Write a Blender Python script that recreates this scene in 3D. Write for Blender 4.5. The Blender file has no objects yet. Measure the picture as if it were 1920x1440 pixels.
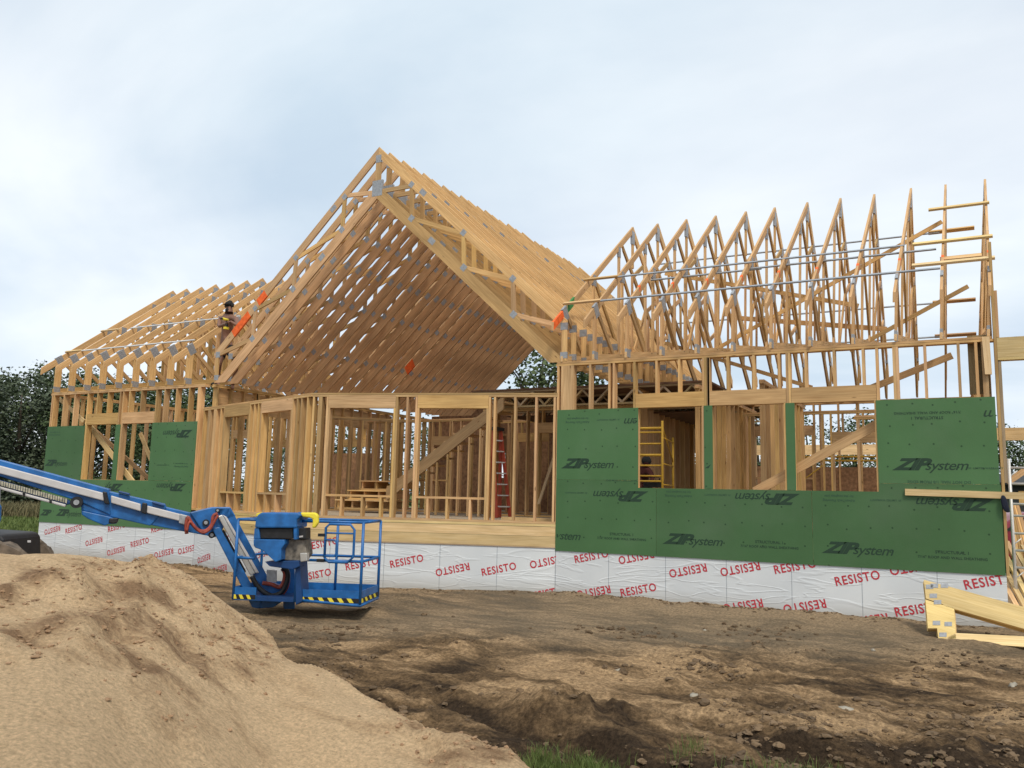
import bpy, math, random
from mathutils import Vector, Matrix, noise
R = random.Random(7)
rad = math.radians
sc = bpy.context.scene
COL = sc.collection
# ------------------------------------------------------------------ camera
CAMP = Vector((6.15963848, -13.29477213, 0.92219119))
PIT, ROL, YAW = 0.13351481, -0.02242171, 0.48920563
FPX = 1560.0
RM = (Matrix.Rotation(YAW, 3, 'Z') @ Matrix.Rotation(PIT, 3, 'X') @ Matrix.Rotation(ROL, 3, 'Y'))
RT, FW, UP = RM.col[0].copy(), RM.col[1].copy(), RM.col[2].copy()
cd = bpy.data.cameras.new('camera'); cam = bpy.data.objects.new('camera', cd); COL.objects.link(cam)
m = Matrix((( RT.x, UP.x, -FW.x), (RT.y, UP.y, -FW.y), (RT.z, UP.z, -FW.z))).to_4x4()
m.translation = CAMP
cam.matrix_world = m
cd.sensor_width = 36; cd.lens = 36 * FPX / 1920; cd.clip_start = 0.05; cd.clip_end = 3000
sc.camera = cam
sc.render.resolution_x = 1024; sc.render.resolution_y = 768

def ray(px, py):
    return (RT * ((px - 960) / FPX) + FW + UP * ((720 - py) / FPX))
def W(px, py, d):                       # point at horizontal-ish forward depth d
    return CAMP + ray(px, py) * d
def onp(px, py, p0, n):
    d = ray(px, py); n = Vector(n)
    return CAMP + d * ((Vector(p0) - CAMP).dot(n) / d.dot(n))
def ony(px, py, Y=0.0):
    return onp(px, py, (0, Y, 0), (0, 1, 0))
def onx(px, py, X):
    return onp(px, py, (X, 0, 0), (1, 0, 0))

# ------------------------------------------------------------------ world, sun
SUN_EL, SUN_AZ = 53.0, 0.0     # azimuth measured below
sun_from = Vector((0.60, -0.64, 0.0)).normalized()
wd = bpy.data.worlds.new('World'); sc.world = wd; wd.use_nodes = True
nt = wd.node_tree; nt.nodes.clear()
def N(t, kind, **kw):
    n = t.nodes.new(kind)
    for k, v in kw.items(): setattr(n, k, v)
    return n
wo = N(nt, 'ShaderNodeOutputWorld'); bg = N(nt, 'ShaderNodeBackground')
sky = N(nt, 'ShaderNodeTexSky', sky_type='NISHITA', sun_disc=False)
sky.sun_elevation = rad(SUN_EL)
sky.sun_rotation = math.atan2(sun_from.x, sun_from.y)
sky.air_density = 1.0; sky.dust_density = 0.6; sky.ozone_density = 1.0
tc = N(nt, 'ShaderNodeTexCoord'); sep = N(nt, 'ShaderNodeSeparateXYZ')
nt.links.new(tc.outputs['Generated'], sep.inputs[0])
zz = N(nt, 'ShaderNodeMath', operation='MAXIMUM'); zz.inputs[1].default_value = 0.0
nt.links.new(sep.outputs['Z'], zz.inputs[0])
za = N(nt, 'ShaderNodeMath', operation='ADD'); za.inputs[1].default_value = 0.25
nt.links.new(zz.outputs[0], za.inputs[0])
dx = N(nt, 'ShaderNodeMath', operation='DIVIDE'); dy = N(nt, 'ShaderNodeMath', operation='DIVIDE')
nt.links.new(sep.outputs['X'], dx.inputs[0]); nt.links.new(za.outputs[0], dx.inputs[1])
nt.links.new(sep.outputs['Y'], dy.inputs[0]); nt.links.new(za.outputs[0], dy.inputs[1])
cb = N(nt, 'ShaderNodeCombineXYZ'); nt.links.new(dx.outputs[0], cb.inputs[0]); nt.links.new(dy.outputs[0], cb.inputs[1])
mp = N(nt, 'ShaderNodeMapping'); mp.inputs['Rotation'].default_value = (0, 0, rad(-28)); mp.inputs['Scale'].default_value = (0.5, 0.8, 1)
mp.inputs['Location'].default_value = (3.1, 1.7, 0)
nt.links.new(cb.outputs[0], mp.inputs[0])
n1 = N(nt, 'ShaderNodeTexNoise'); n1.inputs['Scale'].default_value = 1.5; n1.inputs['Detail'].default_value = 7; n1.inputs['Roughness'].default_value = 0.5
n1.inputs['Distortion'].default_value = 0.4
nt.links.new(mp.outputs[0], n1.inputs['Vector'])
cr = N(nt, 'ShaderNodeValToRGB')
cr.color_ramp.elements[0].position = 0.34; cr.color_ramp.elements[0].color = (0.80, 0.80, 0.80, 1)
cr.color_ramp.elements[1].position = 0.62; cr.color_ramp.elements[1].color = (0.97, 0.97, 0.97, 1)
nt.links.new(n1.outputs['Fac'], cr.inputs[0])
n2 = N(nt, 'ShaderNodeTexNoise'); n2.inputs['Scale'].default_value = 1.3; n2.inputs['Detail'].default_value = 7; n2.inputs['Distortion'].default_value = .5
nt.links.new(mp.outputs[0], n2.inputs['Vector'])
cr2 = N(nt, 'ShaderNodeValToRGB')
cr2.color_ramp.elements[0].position = 0.36; cr2.color_ramp.elements[0].color = (4.1, 4.9, 5.6, 1)
cr2.color_ramp.elements[1].position = 0.62; cr2.color_ramp.elements[1].color = (6.5, 6.85, 7.0, 1)
nt.links.new(n2.outputs['Fac'], cr2.inputs[0])
mx = N(nt, 'ShaderNodeMixRGB')
def gap(px, py, lo, hi, amt, prev):
    d_ = ray(px, py).normalized(); dp = N(nt, 'ShaderNodeVectorMath', operation='DOT_PRODUCT'); dp.inputs[1].default_value = d_
    wv = N(nt, 'ShaderNodeTexNoise'); wv.inputs['Scale'].default_value = 2.6; wv.inputs['Detail'].default_value = 5; nt.links.new(mp.outputs[0], wv.inputs['Vector'])
    ad_ = N(nt, 'ShaderNodeMath', operation='MULTIPLY_ADD'); ad_.inputs[1].default_value = .16; nt.links.new(wv.outputs['Fac'], ad_.inputs[0]); nt.links.new(dp.outputs['Value'], ad_.inputs[2])
    mr_ = N(nt, 'ShaderNodeMapRange', interpolation_type='SMOOTHSTEP'); mr_.inputs[1].default_value = lo + .08; mr_.inputs[2].default_value = hi + .08; mr_.inputs[3].default_value = 1; mr_.inputs[4].default_value = 1 - amt
    nt.links.new(ad_.outputs[0], mr_.inputs[0]); ml = N(nt, 'ShaderNodeMath', operation='MULTIPLY'); nt.links.new(mr_.outputs[0], ml.inputs[0]); nt.links.new(prev, ml.inputs[1]); return ml.outputs[0]
fac = gap(1700, 260, .89, .98, .9, cr.outputs[0]); fac = gap(420, 60, .94, 1.0, .6, fac); fac = gap(160, 520, .86, 1.0, .35, fac)
nt.links.new(fac, mx.inputs[0]); tn = N(nt, 'ShaderNodeVectorMath', operation='MULTIPLY'); tn.inputs[1].default_value = (0.20, 0.37, 0.68); nt.links.new(sky.outputs[0], tn.inputs[0]); nt.links.new(tn.outputs[0], mx.inputs[1]); nt.links.new(cr2.outputs[0], mx.inputs[2])
nt.links.new(mx.outputs[0], bg.inputs[0]); bg.inputs[1].default_value = 0.15
nt.links.new(bg.outputs[0], wo.inputs[0])

sl = bpy.data.lights.new('sun', 'SUN'); sl.energy = 2.35; sl.angle = rad(13); sl.color = (1.0, 0.91, 0.74)
so = bpy.data.objects.new('sun', sl); COL.objects.link(so)
sd = -(sun_from * math.cos(rad(SUN_EL)) + Vector((0, 0, math.sin(rad(SUN_EL)))))
so.rotation_euler = sd.to_track_quat('-Z', 'Y').to_euler()
sc.view_settings.view_transform = 'Standard'; sc.view_settings.look = 'None'
sc.view_settings.exposure = 0.12; sc.view_settings.gamma = 1.0
sc.render.engine = 'CYCLES'

# ------------------------------------------------------------------ materials
def mat(name, col, rough=0.7, metal=0.0, var=0.0, vscale=3.0, bump=0.0, bscale=20.0, spec=0.4, coord='Object'):
    m = bpy.data.materials.new(name); m.use_nodes = True; t = m.node_tree
    b = t.nodes['Principled BSDF']; b.inputs['Base Color'].default_value = (*col, 1)
    b.inputs['Roughness'].default_value = rough; b.inputs['Metallic'].default_value = metal
    b.inputs['Specular IOR Level'].default_value = spec
    c = N(t, 'ShaderNodeTexCoord')
    if var:
        n = N(t, 'ShaderNodeTexNoise'); n.inputs['Scale'].default_value = vscale; n.inputs['Detail'].default_value = 6
        t.links.new(c.outputs[coord], n.inputs['Vector'])
        r = N(t, 'ShaderNodeValToRGB'); r.color_ramp.elements[0].position = 0.3; r.color_ramp.elements[1].position = 0.7
        r.color_ramp.elements[0].color = (*[x * (1 - var) for x in col], 1); r.color_ramp.elements[1].color = (*[min(1, x * (1 + var)) for x in col], 1)
        t.links.new(n.outputs['Fac'], r.inputs[0]); t.links.new(r.outputs[0], b.inputs['Base Color'])
    if bump:
        n = N(t, 'ShaderNodeTexNoise'); n.inputs['Scale'].default_value = bscale; n.inputs['Detail'].default_value = 5
        t.links.new(c.outputs[coord], n.inputs['Vector'])
        bp = N(t, 'ShaderNodeBump'); bp.inputs['Strength'].default_value = bump; bp.inputs['Distance'].default_value = 0.02
        t.links.new(n.outputs['Fac'], bp.inputs['Height']); t.links.new(bp.outputs[0], b.inputs['Normal'])
    return m

def wood(name, lo, hi, knots=True):
    m = bpy.data.materials.new(name); m.use_nodes = True; t = m.node_tree; L = t.links.new
    b = t.nodes['Principled BSDF']; b.inputs['Roughness'].default_value = 0.75; b.inputs['Specular IOR Level'].default_value = 0.25
    uv = N(t, 'ShaderNodeUVMap', uv_map='UVMap')
    mp = N(t, 'ShaderNodeMapping'); mp.inputs['Scale'].default_value = (0.9, 26, 1); L(uv.outputs[0], mp.inputs[0])
    n = N(t, 'ShaderNodeTexNoise'); n.inputs['Scale'].default_value = 2.2; n.inputs['Detail'].default_value = 5; n.inputs['Distortion'].default_value = 0.6
    L(mp.outputs[0], n.inputs['Vector'])
    r = N(t, 'ShaderNodeValToRGB'); r.color_ramp.elements[0].position = 0.28; r.color_ramp.elements[1].position = 0.68
    r.color_ramp.elements[0].color = (*lo, 1); r.color_ramp.elements[1].color = (*hi, 1)
    L(n.outputs['Fac'], r.inputs[0])
    # broad blotches along the board
    mp3 = N(t, 'ShaderNodeMapping'); mp3.inputs['Scale'].default_value = (0.8, 4, 1); L(uv.outputs[0], mp3.inputs[0])
    n3 = N(t, 'ShaderNodeTexNoise'); n3.inputs['Scale'].default_value = 1.6; n3.inputs['Detail'].default_value = 3
    L(mp3.outputs[0], n3.inputs['Vector'])
    mr = N(t, 'ShaderNodeMapRange'); mr.inputs[1].default_value = 0.3; mr.inputs[2].default_value = 0.7
    mr.inputs[3].default_value = 0.82; mr.inputs[4].default_value = 1.12; L(n3.outputs['Fac'], mr.inputs[0])
    at = N(t, 'ShaderNodeAttribute', attribute_name='tint')
    oi = N(t, 'ShaderNodeObjectInfo')
    mo = N(t, 'ShaderNodeMapRange'); mo.inputs[3].default_value = 0.92; mo.inputs[4].default_value = 1.08; L(oi.outputs['Random'], mo.inputs[0])
    a1 = N(t, 'ShaderNodeVectorMath', operation='MULTIPLY'); L(r.outputs[0], a1.inputs[0]); L(at.outputs['Color'], a1.inputs[1])
    a2 = N(t, 'ShaderNodeVectorMath', operation='SCALE'); L(a1.outputs[0], a2.inputs[0]); L(mr.outputs[0], a2.inputs['Scale'])
    a3 = N(t, 'ShaderNodeVectorMath', operation='SCALE'); L(a2.outputs[0], a3.inputs[0]); L(mo.outputs[0], a3.inputs['Scale'])
    last = a3.outputs[0]
    if knots:
        mp2 = N(t, 'ShaderNodeMapping'); mp2.inputs['Scale'].default_value = (2.4, 7.5, 1); L(uv.outputs[0], mp2.inputs[0])
        v = N(t, 'ShaderNodeTexVoronoi'); v.inputs['Scale'].default_value = 1.0; v.inputs['Randomness'].default_value = 1.0
        L(mp2.outputs[0], v.inputs['Vector'])
        k = N(t, 'ShaderNodeMapRange'); k.inputs[1].default_value = 0.05; k.inputs[2].default_value = 0.12; k.inputs[3].default_value = 0.75; k.inputs[4].default_value = 0.0
        L(v.outputs['Distance'], k.inputs[0])
        wn = N(t, 'ShaderNodeTexWhiteNoise'); L(v.outputs['Color'], wn.inputs['Vector'])
        gt = N(t, 'ShaderNodeMath', operation='GREATER_THAN'); gt.inputs[1].default_value = 0.45; L(wn.outputs['Value'], gt.inputs[0])
        km = N(t, 'ShaderNodeMath', operation='MULTIPLY'); L(k.outputs[0], km.inputs[0]); L(gt.outputs[0], km.inputs[1])
        mxx = N(t, 'ShaderNodeMixRGB'); mxx.inputs[2].default_value = (0.12, 0.055, 0.02, 1)
        L(km.outputs[0], mxx.inputs[0]); L(last, mxx.inputs[1]); last = mxx.outputs[0]
    L(last, b.inputs['Base Color'])
    bp = N(t, 'ShaderNodeBump'); bp.inputs['Strength'].default_value = 0.25; bp.inputs['Distance'].default_value = 0.004
    L(n.outputs['Fac'], bp.inputs['Height']); L(bp.outputs[0], b.inputs['Normal'])
    return m

M = {}
M['wood'] = wood('spruce_lumber', (0.49, 0.29, 0.13), (0.70, 0.46, 0.225))
M['fresh'] = wood('fresh_pine', (0.62, 0.43, 0.19), (0.80, 0.60, 0.32))
M['old'] = wood('weathered_lumber', (0.30, 0.22, 0.13), (0.46, 0.35, 0.22))
M['osb'] = mat('oriented_strand_board', (0.29, 0.16, 0.085), 0.8, var=0.35, vscale=14)
M['deck'] = mat('subfloor_panel', (0.36, 0.29, 0.21), 0.8, var=0.2, vscale=5)
M['darkdeck'] = mat('dark_subfloor', (0.12, 0.062, 0.035), 0.8, var=0.3, vscale=5)  # darker brown for the upper deck and ceiling panel
M['galv'] = mat('galvanised_steel', (0.34, 0.35, 0.37), 0.5, 0.35, var=0.2, vscale=30)
M['strip'] = mat('bracing_channel', (0.34, 0.36, 0.39), 0.5, 0.3, var=0.15, vscale=9)
M['orange'] = mat('orange_spray_paint', (0.85, 0.13, 0.02), 0.7, var=0.25, vscale=12)
M['gpaint'] = mat('green_spray_paint', (0.05, 0.22, 0.06), 0.7)
M['red'] = mat('red_ink', (0.48, 0.035, 0.05), 0.6)
M['ink'] = mat('dark_ink', (0.016, 0.045, 0.024), 0.6)
M['ink2'] = mat('faint_ink', (0.032, 0.085, 0.045), 0.6)
M['blue'] = mat('blue_paint', (0.012, 0.115, 0.35), 0.42, var=0.3, vscale=7, spec=0.5, bump=.08, bscale=6)
M['dblue'] = mat('dark_blue_paint', (0.008, 0.05, 0.17), 0.5, var=0.2, vscale=5)
M['white'] = mat('grey_white_panel', (0.52, 0.50, 0.50), 0.45, var=0.1, vscale=6)
M['silver'] = mat('brushed_steel', (0.5, 0.49, 0.47), 0.35, 0.5, var=0.1)
M['black'] = mat('black_plastic', (0.015, 0.015, 0.017), 0.5, var=0.3, vscale=15)
M['rubber'] = mat('muddy_rubber', (0.13, 0.10, 0.075), 0.9, var=0.5, vscale=9, bump=0.6)
M['hose'] = mat('red_hose', (0.27, 0.05, 0.03), 0.6, var=0.4, vscale=14)
M['yellow'] = mat('yellow_foam', (0.75, 0.62, 0.05), 0.7, var=0.1)
M['yellowp'] = mat('yellow_scaffold_paint', (0.50, 0.30, 0.03), 0.6, var=0.2)
M['ladder'] = mat('orange_fibreglass', (0.38, 0.06, 0.03), 0.55, var=0.2)
M['alu'] = mat('aluminium', (0.62, 0.62, 0.62), 0.5, 0.3, var=0.1)
M['skin'] = mat('tanned_skin', (0.21, 0.105, 0.07), 0.6)
M['cloth'] = mat('dark_cloth', (0.018, 0.018, 0.02), 0.9)
M['shirt'] = mat('maroon_cloth', (0.07, 0.018, 0.016), 0.9)
M['navy'] = mat('navy_cloth', (0.01, 0.014, 0.03), 0.9)
M['car'] = mat('red_car_paint', (0.22, 0.012, 0.03), 0.25, spec=0.6)
M['glass'] = mat('dark_glass', (0.02, 0.025, 0.03), 0.1, spec=0.7)
M['stone'] = mat('field_stone', (0.30, 0.27, 0.22), 0.85, var=0.3, vscale=8)
M['clod'] = mat('soil_clod', (0.135, 0.09, 0.052), 0.95, var=0.4, vscale=2.0, bump=0.5)
M['sandclod'] = mat('sand_clod', (0.30, 0.19, 0.11), 0.95, var=0.3, vscale=4.0, bump=0.4)
M['bark'] = mat('bark', (0.07, 0.055, 0.04), 0.95, var=0.3, vscale=12)
M['weedlink'] = mat('track_steel', (0.40, 0.37, 0.28), 0.6, var=0.5, vscale=20)
M['grime'] = mat('oily_metal', (0.17, 0.15, 0.125), 0.6, 0.2, var=0.6, vscale=14)
M['shed'] = mat('dark_shed_cladding', (0.022, 0.024, 0.025), 0.7, var=0.3, vscale=2)
def leafmat(name, a, b_):
    m = bpy.data.materials.new(name); m.use_nodes = True; t = m.node_tree; L = t.links.new
    b = t.nodes['Principled BSDF']; b.inputs['Roughness'].default_value = 0.6; b.inputs['Specular IOR Level'].default_value = 0.2
    at = N(t, 'ShaderNodeAttribute', attribute_name='tint'); sx = N(t, 'ShaderNodeSeparateColor'); L(at.outputs['Color'], sx.inputs[0])
    r = N(t, 'ShaderNodeMixRGB'); r.inputs[1].default_value = (*a, 1); r.inputs[2].default_value = (*b_, 1); L(sx.outputs[0], r.inputs[0])
    L(r.outputs[0], b.inputs['Base Color'])
    return m
M['leaf'] = leafmat('tree_leaves', (0.038, 0.062, 0.028), (0.10, 0.135, 0.06))
M['leafg'] = leafmat('grey_green_leaves', (0.05, 0.072, 0.044), (0.125, 0.15, 0.10))
M['grass'] = leafmat('grass_blades', (0.06, 0.10, 0.025), (0.16, 0.20, 0.06))
M['weed'] = leafmat('dry_weeds', (0.10, 0.10, 0.05), (0.26, 0.22, 0.12))

def zipmat():
    m = bpy.data.materials.new('green_sheathing'); m.use_nodes = True; t = m.node_tree; L = t.links.new
    b = t.nodes['Principled BSDF']; b.inputs['Roughness'].default_value = 0.6; b.inputs['Specular IOR Level'].default_value = 0.3
    c = N(t, 'ShaderNodeTexCoord')
    n = N(t, 'ShaderNodeTexNoise'); n.inputs['Scale'].default_value = 1.3; n.inputs['Detail'].default_value = 8; L(c.outputs['Object'], n.inputs['Vector'])
    r = N(t, 'ShaderNodeValToRGB'); r.color_ramp.elements[0].position = 0.3; r.color_ramp.elements[1].position = 0.7
    r.color_ramp.elements[0].color = (0.058, 0.134, 0.052, 1); r.color_ramp.elements[1].color = (0.070, 0.160, 0.064, 1)
    L(n.outputs['Fac'], r.inputs[0])
    mp = N(t, 'ShaderNodeMapping'); mp.inputs['Scale'].default_value = (1 / 0.30, 0.0, 1 / 0.30); mp.inputs['Location'].default_value = (0.35, 0, 0.2)
    L(c.outputs['Object'], mp.inputs[0])
    v = N(t, 'ShaderNodeTexVoronoi', voronoi_dimensions='2D'); v.inputs['Scale'].default_value = 1.0; v.inputs['Randomness'].default_value = 0.22
    sz = N(t, 'ShaderNodeSeparateXYZ'); cz = N(t, 'ShaderNodeCombineXYZ'); L(mp.outputs[0], sz.inputs[0]); L(sz.outputs[0], cz.inputs[0]); L(sz.outputs[2], cz.inputs[1]); L(cz.outputs[0], v.inputs['Vector'])
    k = N(t, 'ShaderNodeMapRange'); k.inputs[1].default_value = 0.03; k.inputs[2].default_value = 0.06; k.inputs[3].default_value = 0.75; k.inputs[4].default_value = 0.0
    L(v.outputs['Distance'], k.inputs[0])
    mxx = N(t, 'ShaderNodeMixRGB'); mxx.inputs[2].default_value = (0.012, 0.035, 0.016, 1)
    oi = N(t, 'ShaderNodeObjectInfo'); mo = N(t, 'ShaderNodeMapRange'); mo.inputs[3].default_value = 0.9; mo.inputs[4].default_value = 1.12; L(oi.outputs['Random'], mo.inputs[0])
    ds = N(t, 'ShaderNodeTexNoise'); ds.inputs['Scale'].default_value = 0.6; ds.inputs['Detail'].default_value = 9; ds.inputs['Roughness'].default_value = .65; L(c.outputs['Object'], ds.inputs['Vector'])
    dm = N(t, 'ShaderNodeMapRange'); dm.inputs[1].default_value = 0.5; dm.inputs[2].default_value = 0.8; dm.inputs[3].default_value = 0; dm.inputs[4].default_value = .35; L(ds.outputs['Fac'], dm.inputs[0])
    dmx = N(t, 'ShaderNodeMixRGB'); dmx.inputs[2].default_value = (0.13, 0.17, 0.12, 1); L(dm.outputs[0], dmx.inputs[0]); L(r.outputs[0], dmx.inputs[1])
    sv = N(t, 'ShaderNodeVectorMath', operation='SCALE'); L(dmx.outputs[0], sv.inputs[0]); L(mo.outputs[0], sv.inputs['Scale'])
    L(k.outputs[0], mxx.inputs[0]); L(sv.outputs[0], mxx.inputs[1]); L(mxx.outputs[0], b.inputs['Base Color'])
    n2 = N(t, 'ShaderNodeTexNoise'); n2.inputs['Scale'].default_value = 45; n2.inputs['Detail'].default_value = 3; L(c.outputs['Object'], n2.inputs['Vector'])
    bp = N(t, 'ShaderNodeBump'); bp.inputs['Strength'].default_value = 0.3; bp.inputs['Distance'].default_value = 0.003
    L(n2.outputs['Fac'], bp.inputs['Height']); L(bp.outputs[0], b.inputs['Normal'])
    return m
M['zip'] = zipmat()
def wrapmat():
    m = bpy.data.materials.new('white_membrane'); m.use_nodes = True; t = m.node_tree; L = t.links.new
    b = t.nodes['Principled BSDF']; b.inputs['Roughness'].default_value = 0.42; b.inputs['Specular IOR Level'].default_value = 0.4
    c = N(t, 'ShaderNodeTexCoord')
    n = N(t, 'ShaderNodeTexNoise'); n.inputs['Scale'].default_value = 1.1; n.inputs['Detail'].default_value = 7; L(c.outputs['Object'], n.inputs['Vector'])
    r = N(t, 'ShaderNodeValToRGB'); r.color_ramp.elements[0].position = 0.3; r.color_ramp.elements[1].position = 0.7
    r.color_ramp.elements[0].color = (0.58, 0.61, 0.645, 1); r.color_ramp.elements[1].color = (0.68, 0.705, 0.73, 1)
    L(n.outputs['Fac'], r.inputs[0])
    # vertical lap seams every metre
    sx = N(t, 'ShaderNodeSeparateXYZ'); L(c.outputs['Object'], sx.inputs[0])
    fr = N(t, 'ShaderNodeMath', operation='PINGPONG'); fr.inputs[1].default_value = 0.49; L(sx.outputs[0], fr.inputs[0])
    lt = N(t, 'ShaderNodeMath', operation='LESS_THAN'); lt.inputs[1].default_value = 0.006; L(fr.outputs[0], lt.inputs[0])
    mxx = N(t, 'ShaderNodeMixRGB'); mxx.inputs[2].default_value = (0.36, 0.39, 0.43, 1); L(lt.outputs[0], mxx.inputs[0]); L(r.outputs[0], mxx.inputs[1])
    # dirt splashed up from the soil
    mr = N(t, 'ShaderNodeMapRange'); mr.inputs[1].default_value = -0.72; mr.inputs[2].default_value = -0.5; mr.inputs[3].default_value = 0.55; mr.inputs[4].default_value = 0.0
    L(sx.outputs[2], mr.inputs[0])
    m2 = N(t, 'ShaderNodeMixRGB'); m2.inputs[2].default_value = (0.33, 0.30, 0.25, 1); L(mr.outputs[0], m2.inputs[0]); L(mxx.outputs[0], m2.inputs[1])
    L(m2.outputs[0], b.inputs['Base Color'])
    mp = N(t, 'ShaderNodeMapping'); mp.inputs['Scale'].default_value = (0.7, 0.7, 4.5); mp.inputs['Rotation'].default_value = (0, rad(8), 0); L(c.outputs['Object'], mp.inputs[0])
    n2 = N(t, 'ShaderNodeTexNoise'); n2.inputs['Scale'].default_value = 1.5; n2.inputs['Detail'].default_value = 1.5; n2.inputs['Distortion'].default_value = 0.8; L(mp.outputs[0], n2.inputs['Vector'])
    ab = N(t, 'ShaderNodeMath', operation='SUBTRACT'); ab.inputs[1].default_value = 0.5; L(n2.outputs['Fac'], ab.inputs[0])
    a2 = N(t, 'ShaderNodeMath', operation='ABSOLUTE'); L(ab.outputs[0], a2.inputs[0])
    k = N(t, 'ShaderNodeMapRange'); k.inputs[1].default_value = 0.0; k.inputs[2].default_value = 0.05; k.inputs[3].default_value = 1.0; k.inputs[4].default_value = 0.0
    L(a2.outputs[0], k.inputs[0])
    bp = N(t, 'ShaderNodeBump'); bp.inputs['Strength'].default_value = 0.38; bp.inputs['Distance'].default_value = 0.010
    L(k.outputs[0], bp.inputs['Height']); L(bp.outputs[0], b.inputs['Normal'])
    return m
M['wrap'] = wrapmat()
def groundmat(name, dry, damp, dark, grass=True, s=1.0, bump=1.0):
    m = bpy.data.materials.new(name); m.use_nodes = True; t = m.node_tree; L = t.links.new
    b = t.nodes['Principled BSDF']; b.inputs['Roughness'].default_value = 0.95; b.inputs['Specular IOR Level'].default_value = 0.12
    c = N(t, 'ShaderNodeTexCoord')
    at = N(t, 'ShaderNodeAttribute', attribute_name='zone'); sx = N(t, 'ShaderNodeSeparateColor'); L(at.outputs['Color'], sx.inputs[0])
    mp = N(t, 'ShaderNodeMapping'); mp.inputs['Rotation'].default_value = (0, 0, rad(25)); mp.inputs['Scale'].default_value = (0.7, 2.0, 1.5); L(c.outputs['Object'], mp.inputs[0])
    n = N(t, 'ShaderNodeTexNoise'); n.inputs['Scale'].default_value = 1.6 * s; n.inputs['Detail'].default_value = 10; n.inputs['Roughness'].default_value = 0.66; L(mp.outputs[0], n.inputs['Vector'])
    ad = N(t, 'ShaderNodeMath', operation='ADD'); L(n.outputs['Fac'], ad.inputs[0])
    zs = N(t, 'ShaderNodeMath', operation='MULTIPLY_ADD'); zs.inputs[1].default_value = 0.45; zs.inputs[2].default_value = -0.15; L(sx.outputs[0], zs.inputs[0])
    L(zs.outputs[0], ad.inputs[1])
    r = N(t, 'ShaderNodeValToRGB')
    e = r.color_ramp.elements; e[0].position = 0.40; e[0].color = (*dry, 1); e[1].position = 0.68; e[1].color = (*dark, 1)
    x = e.new(0.53); x.color = (*damp, 1)
    L(ad.outputs[0], r.inputs[0])
    last = r.outputs[0]
    n4 = N(t, 'ShaderNodeTexNoise'); n4.inputs['Scale'].default_value = 26 * s; n4.inputs['Detail'].default_value = 12; n4.inputs['Roughness'].default_value = .75; L(c.outputs['Object'], n4.inputs['Vector'])
    mr = N(t, 'ShaderNodeMapRange'); mr.inputs[1].default_value = 0.35; mr.inputs[2].default_value = 0.65; mr.inputs[3].default_value = 0.66; mr.inputs[4].default_value = 1.26; L(n4.outputs['Fac'], mr.inputs[0])
    vm = N(t, 'ShaderNodeVectorMath', operation='SCALE'); L(last, vm.inputs[0]); L(mr.outputs[0], vm.inputs['Scale']); last = vm.outputs[0]
    if grass:
        g = N(t, 'ShaderNodeMixRGB'); g.inputs[2].default_value = (0.10, 0.135, 0.04, 1); L(sx.outputs[1], g.inputs[0]); L(last, g.inputs[1]); last = g.outputs[0]
        g2 = N(t, 'ShaderNodeMixRGB'); g2.inputs[2].default_value = (0.235, 0.19, 0.135, 1); L(sx.outputs[2], g2.inputs[0]); L(last, g2.inputs[1]); last = g2.outputs[0]
        vm2 = N(t, 'ShaderNodeVectorMath', operation='SCALE'); L(last, vm2.inputs[0]); L(mr.outputs[0], vm2.inputs['Scale']); last = vm2.outputs[0]
    L(last, b.inputs['Base Color'])
    n3 = N(t, 'ShaderNodeTexNoise'); n3.inputs['Scale'].default_value = 9 * s; n3.inputs['Detail'].default_value = 14; n3.inputs['Roughness'].default_value = 0.78; L(c.outputs['Object'], n3.inputs['Vector'])
    bp = N(t, 'ShaderNodeBump'); bp.inputs['Strength'].default_value = bump; bp.inputs['Distance'].default_value = 0.06
    L(n3.outputs['Fac'], bp.inputs['Height']); L(bp.outputs[0], b.inputs['Normal'])
    return m
M['soil'] = groundmat('churned_soil', (0.43, 0.285, 0.158), (0.20, 0.128, 0.068), (0.055, 0.036, 0.022))
M['sand'] = groundmat('piled_sand', (0.64, 0.455, 0.275), (0.53, 0.365, 0.215), (0.28, 0.175, 0.10), grass=False, s=1.5, bump=0.9)

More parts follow.
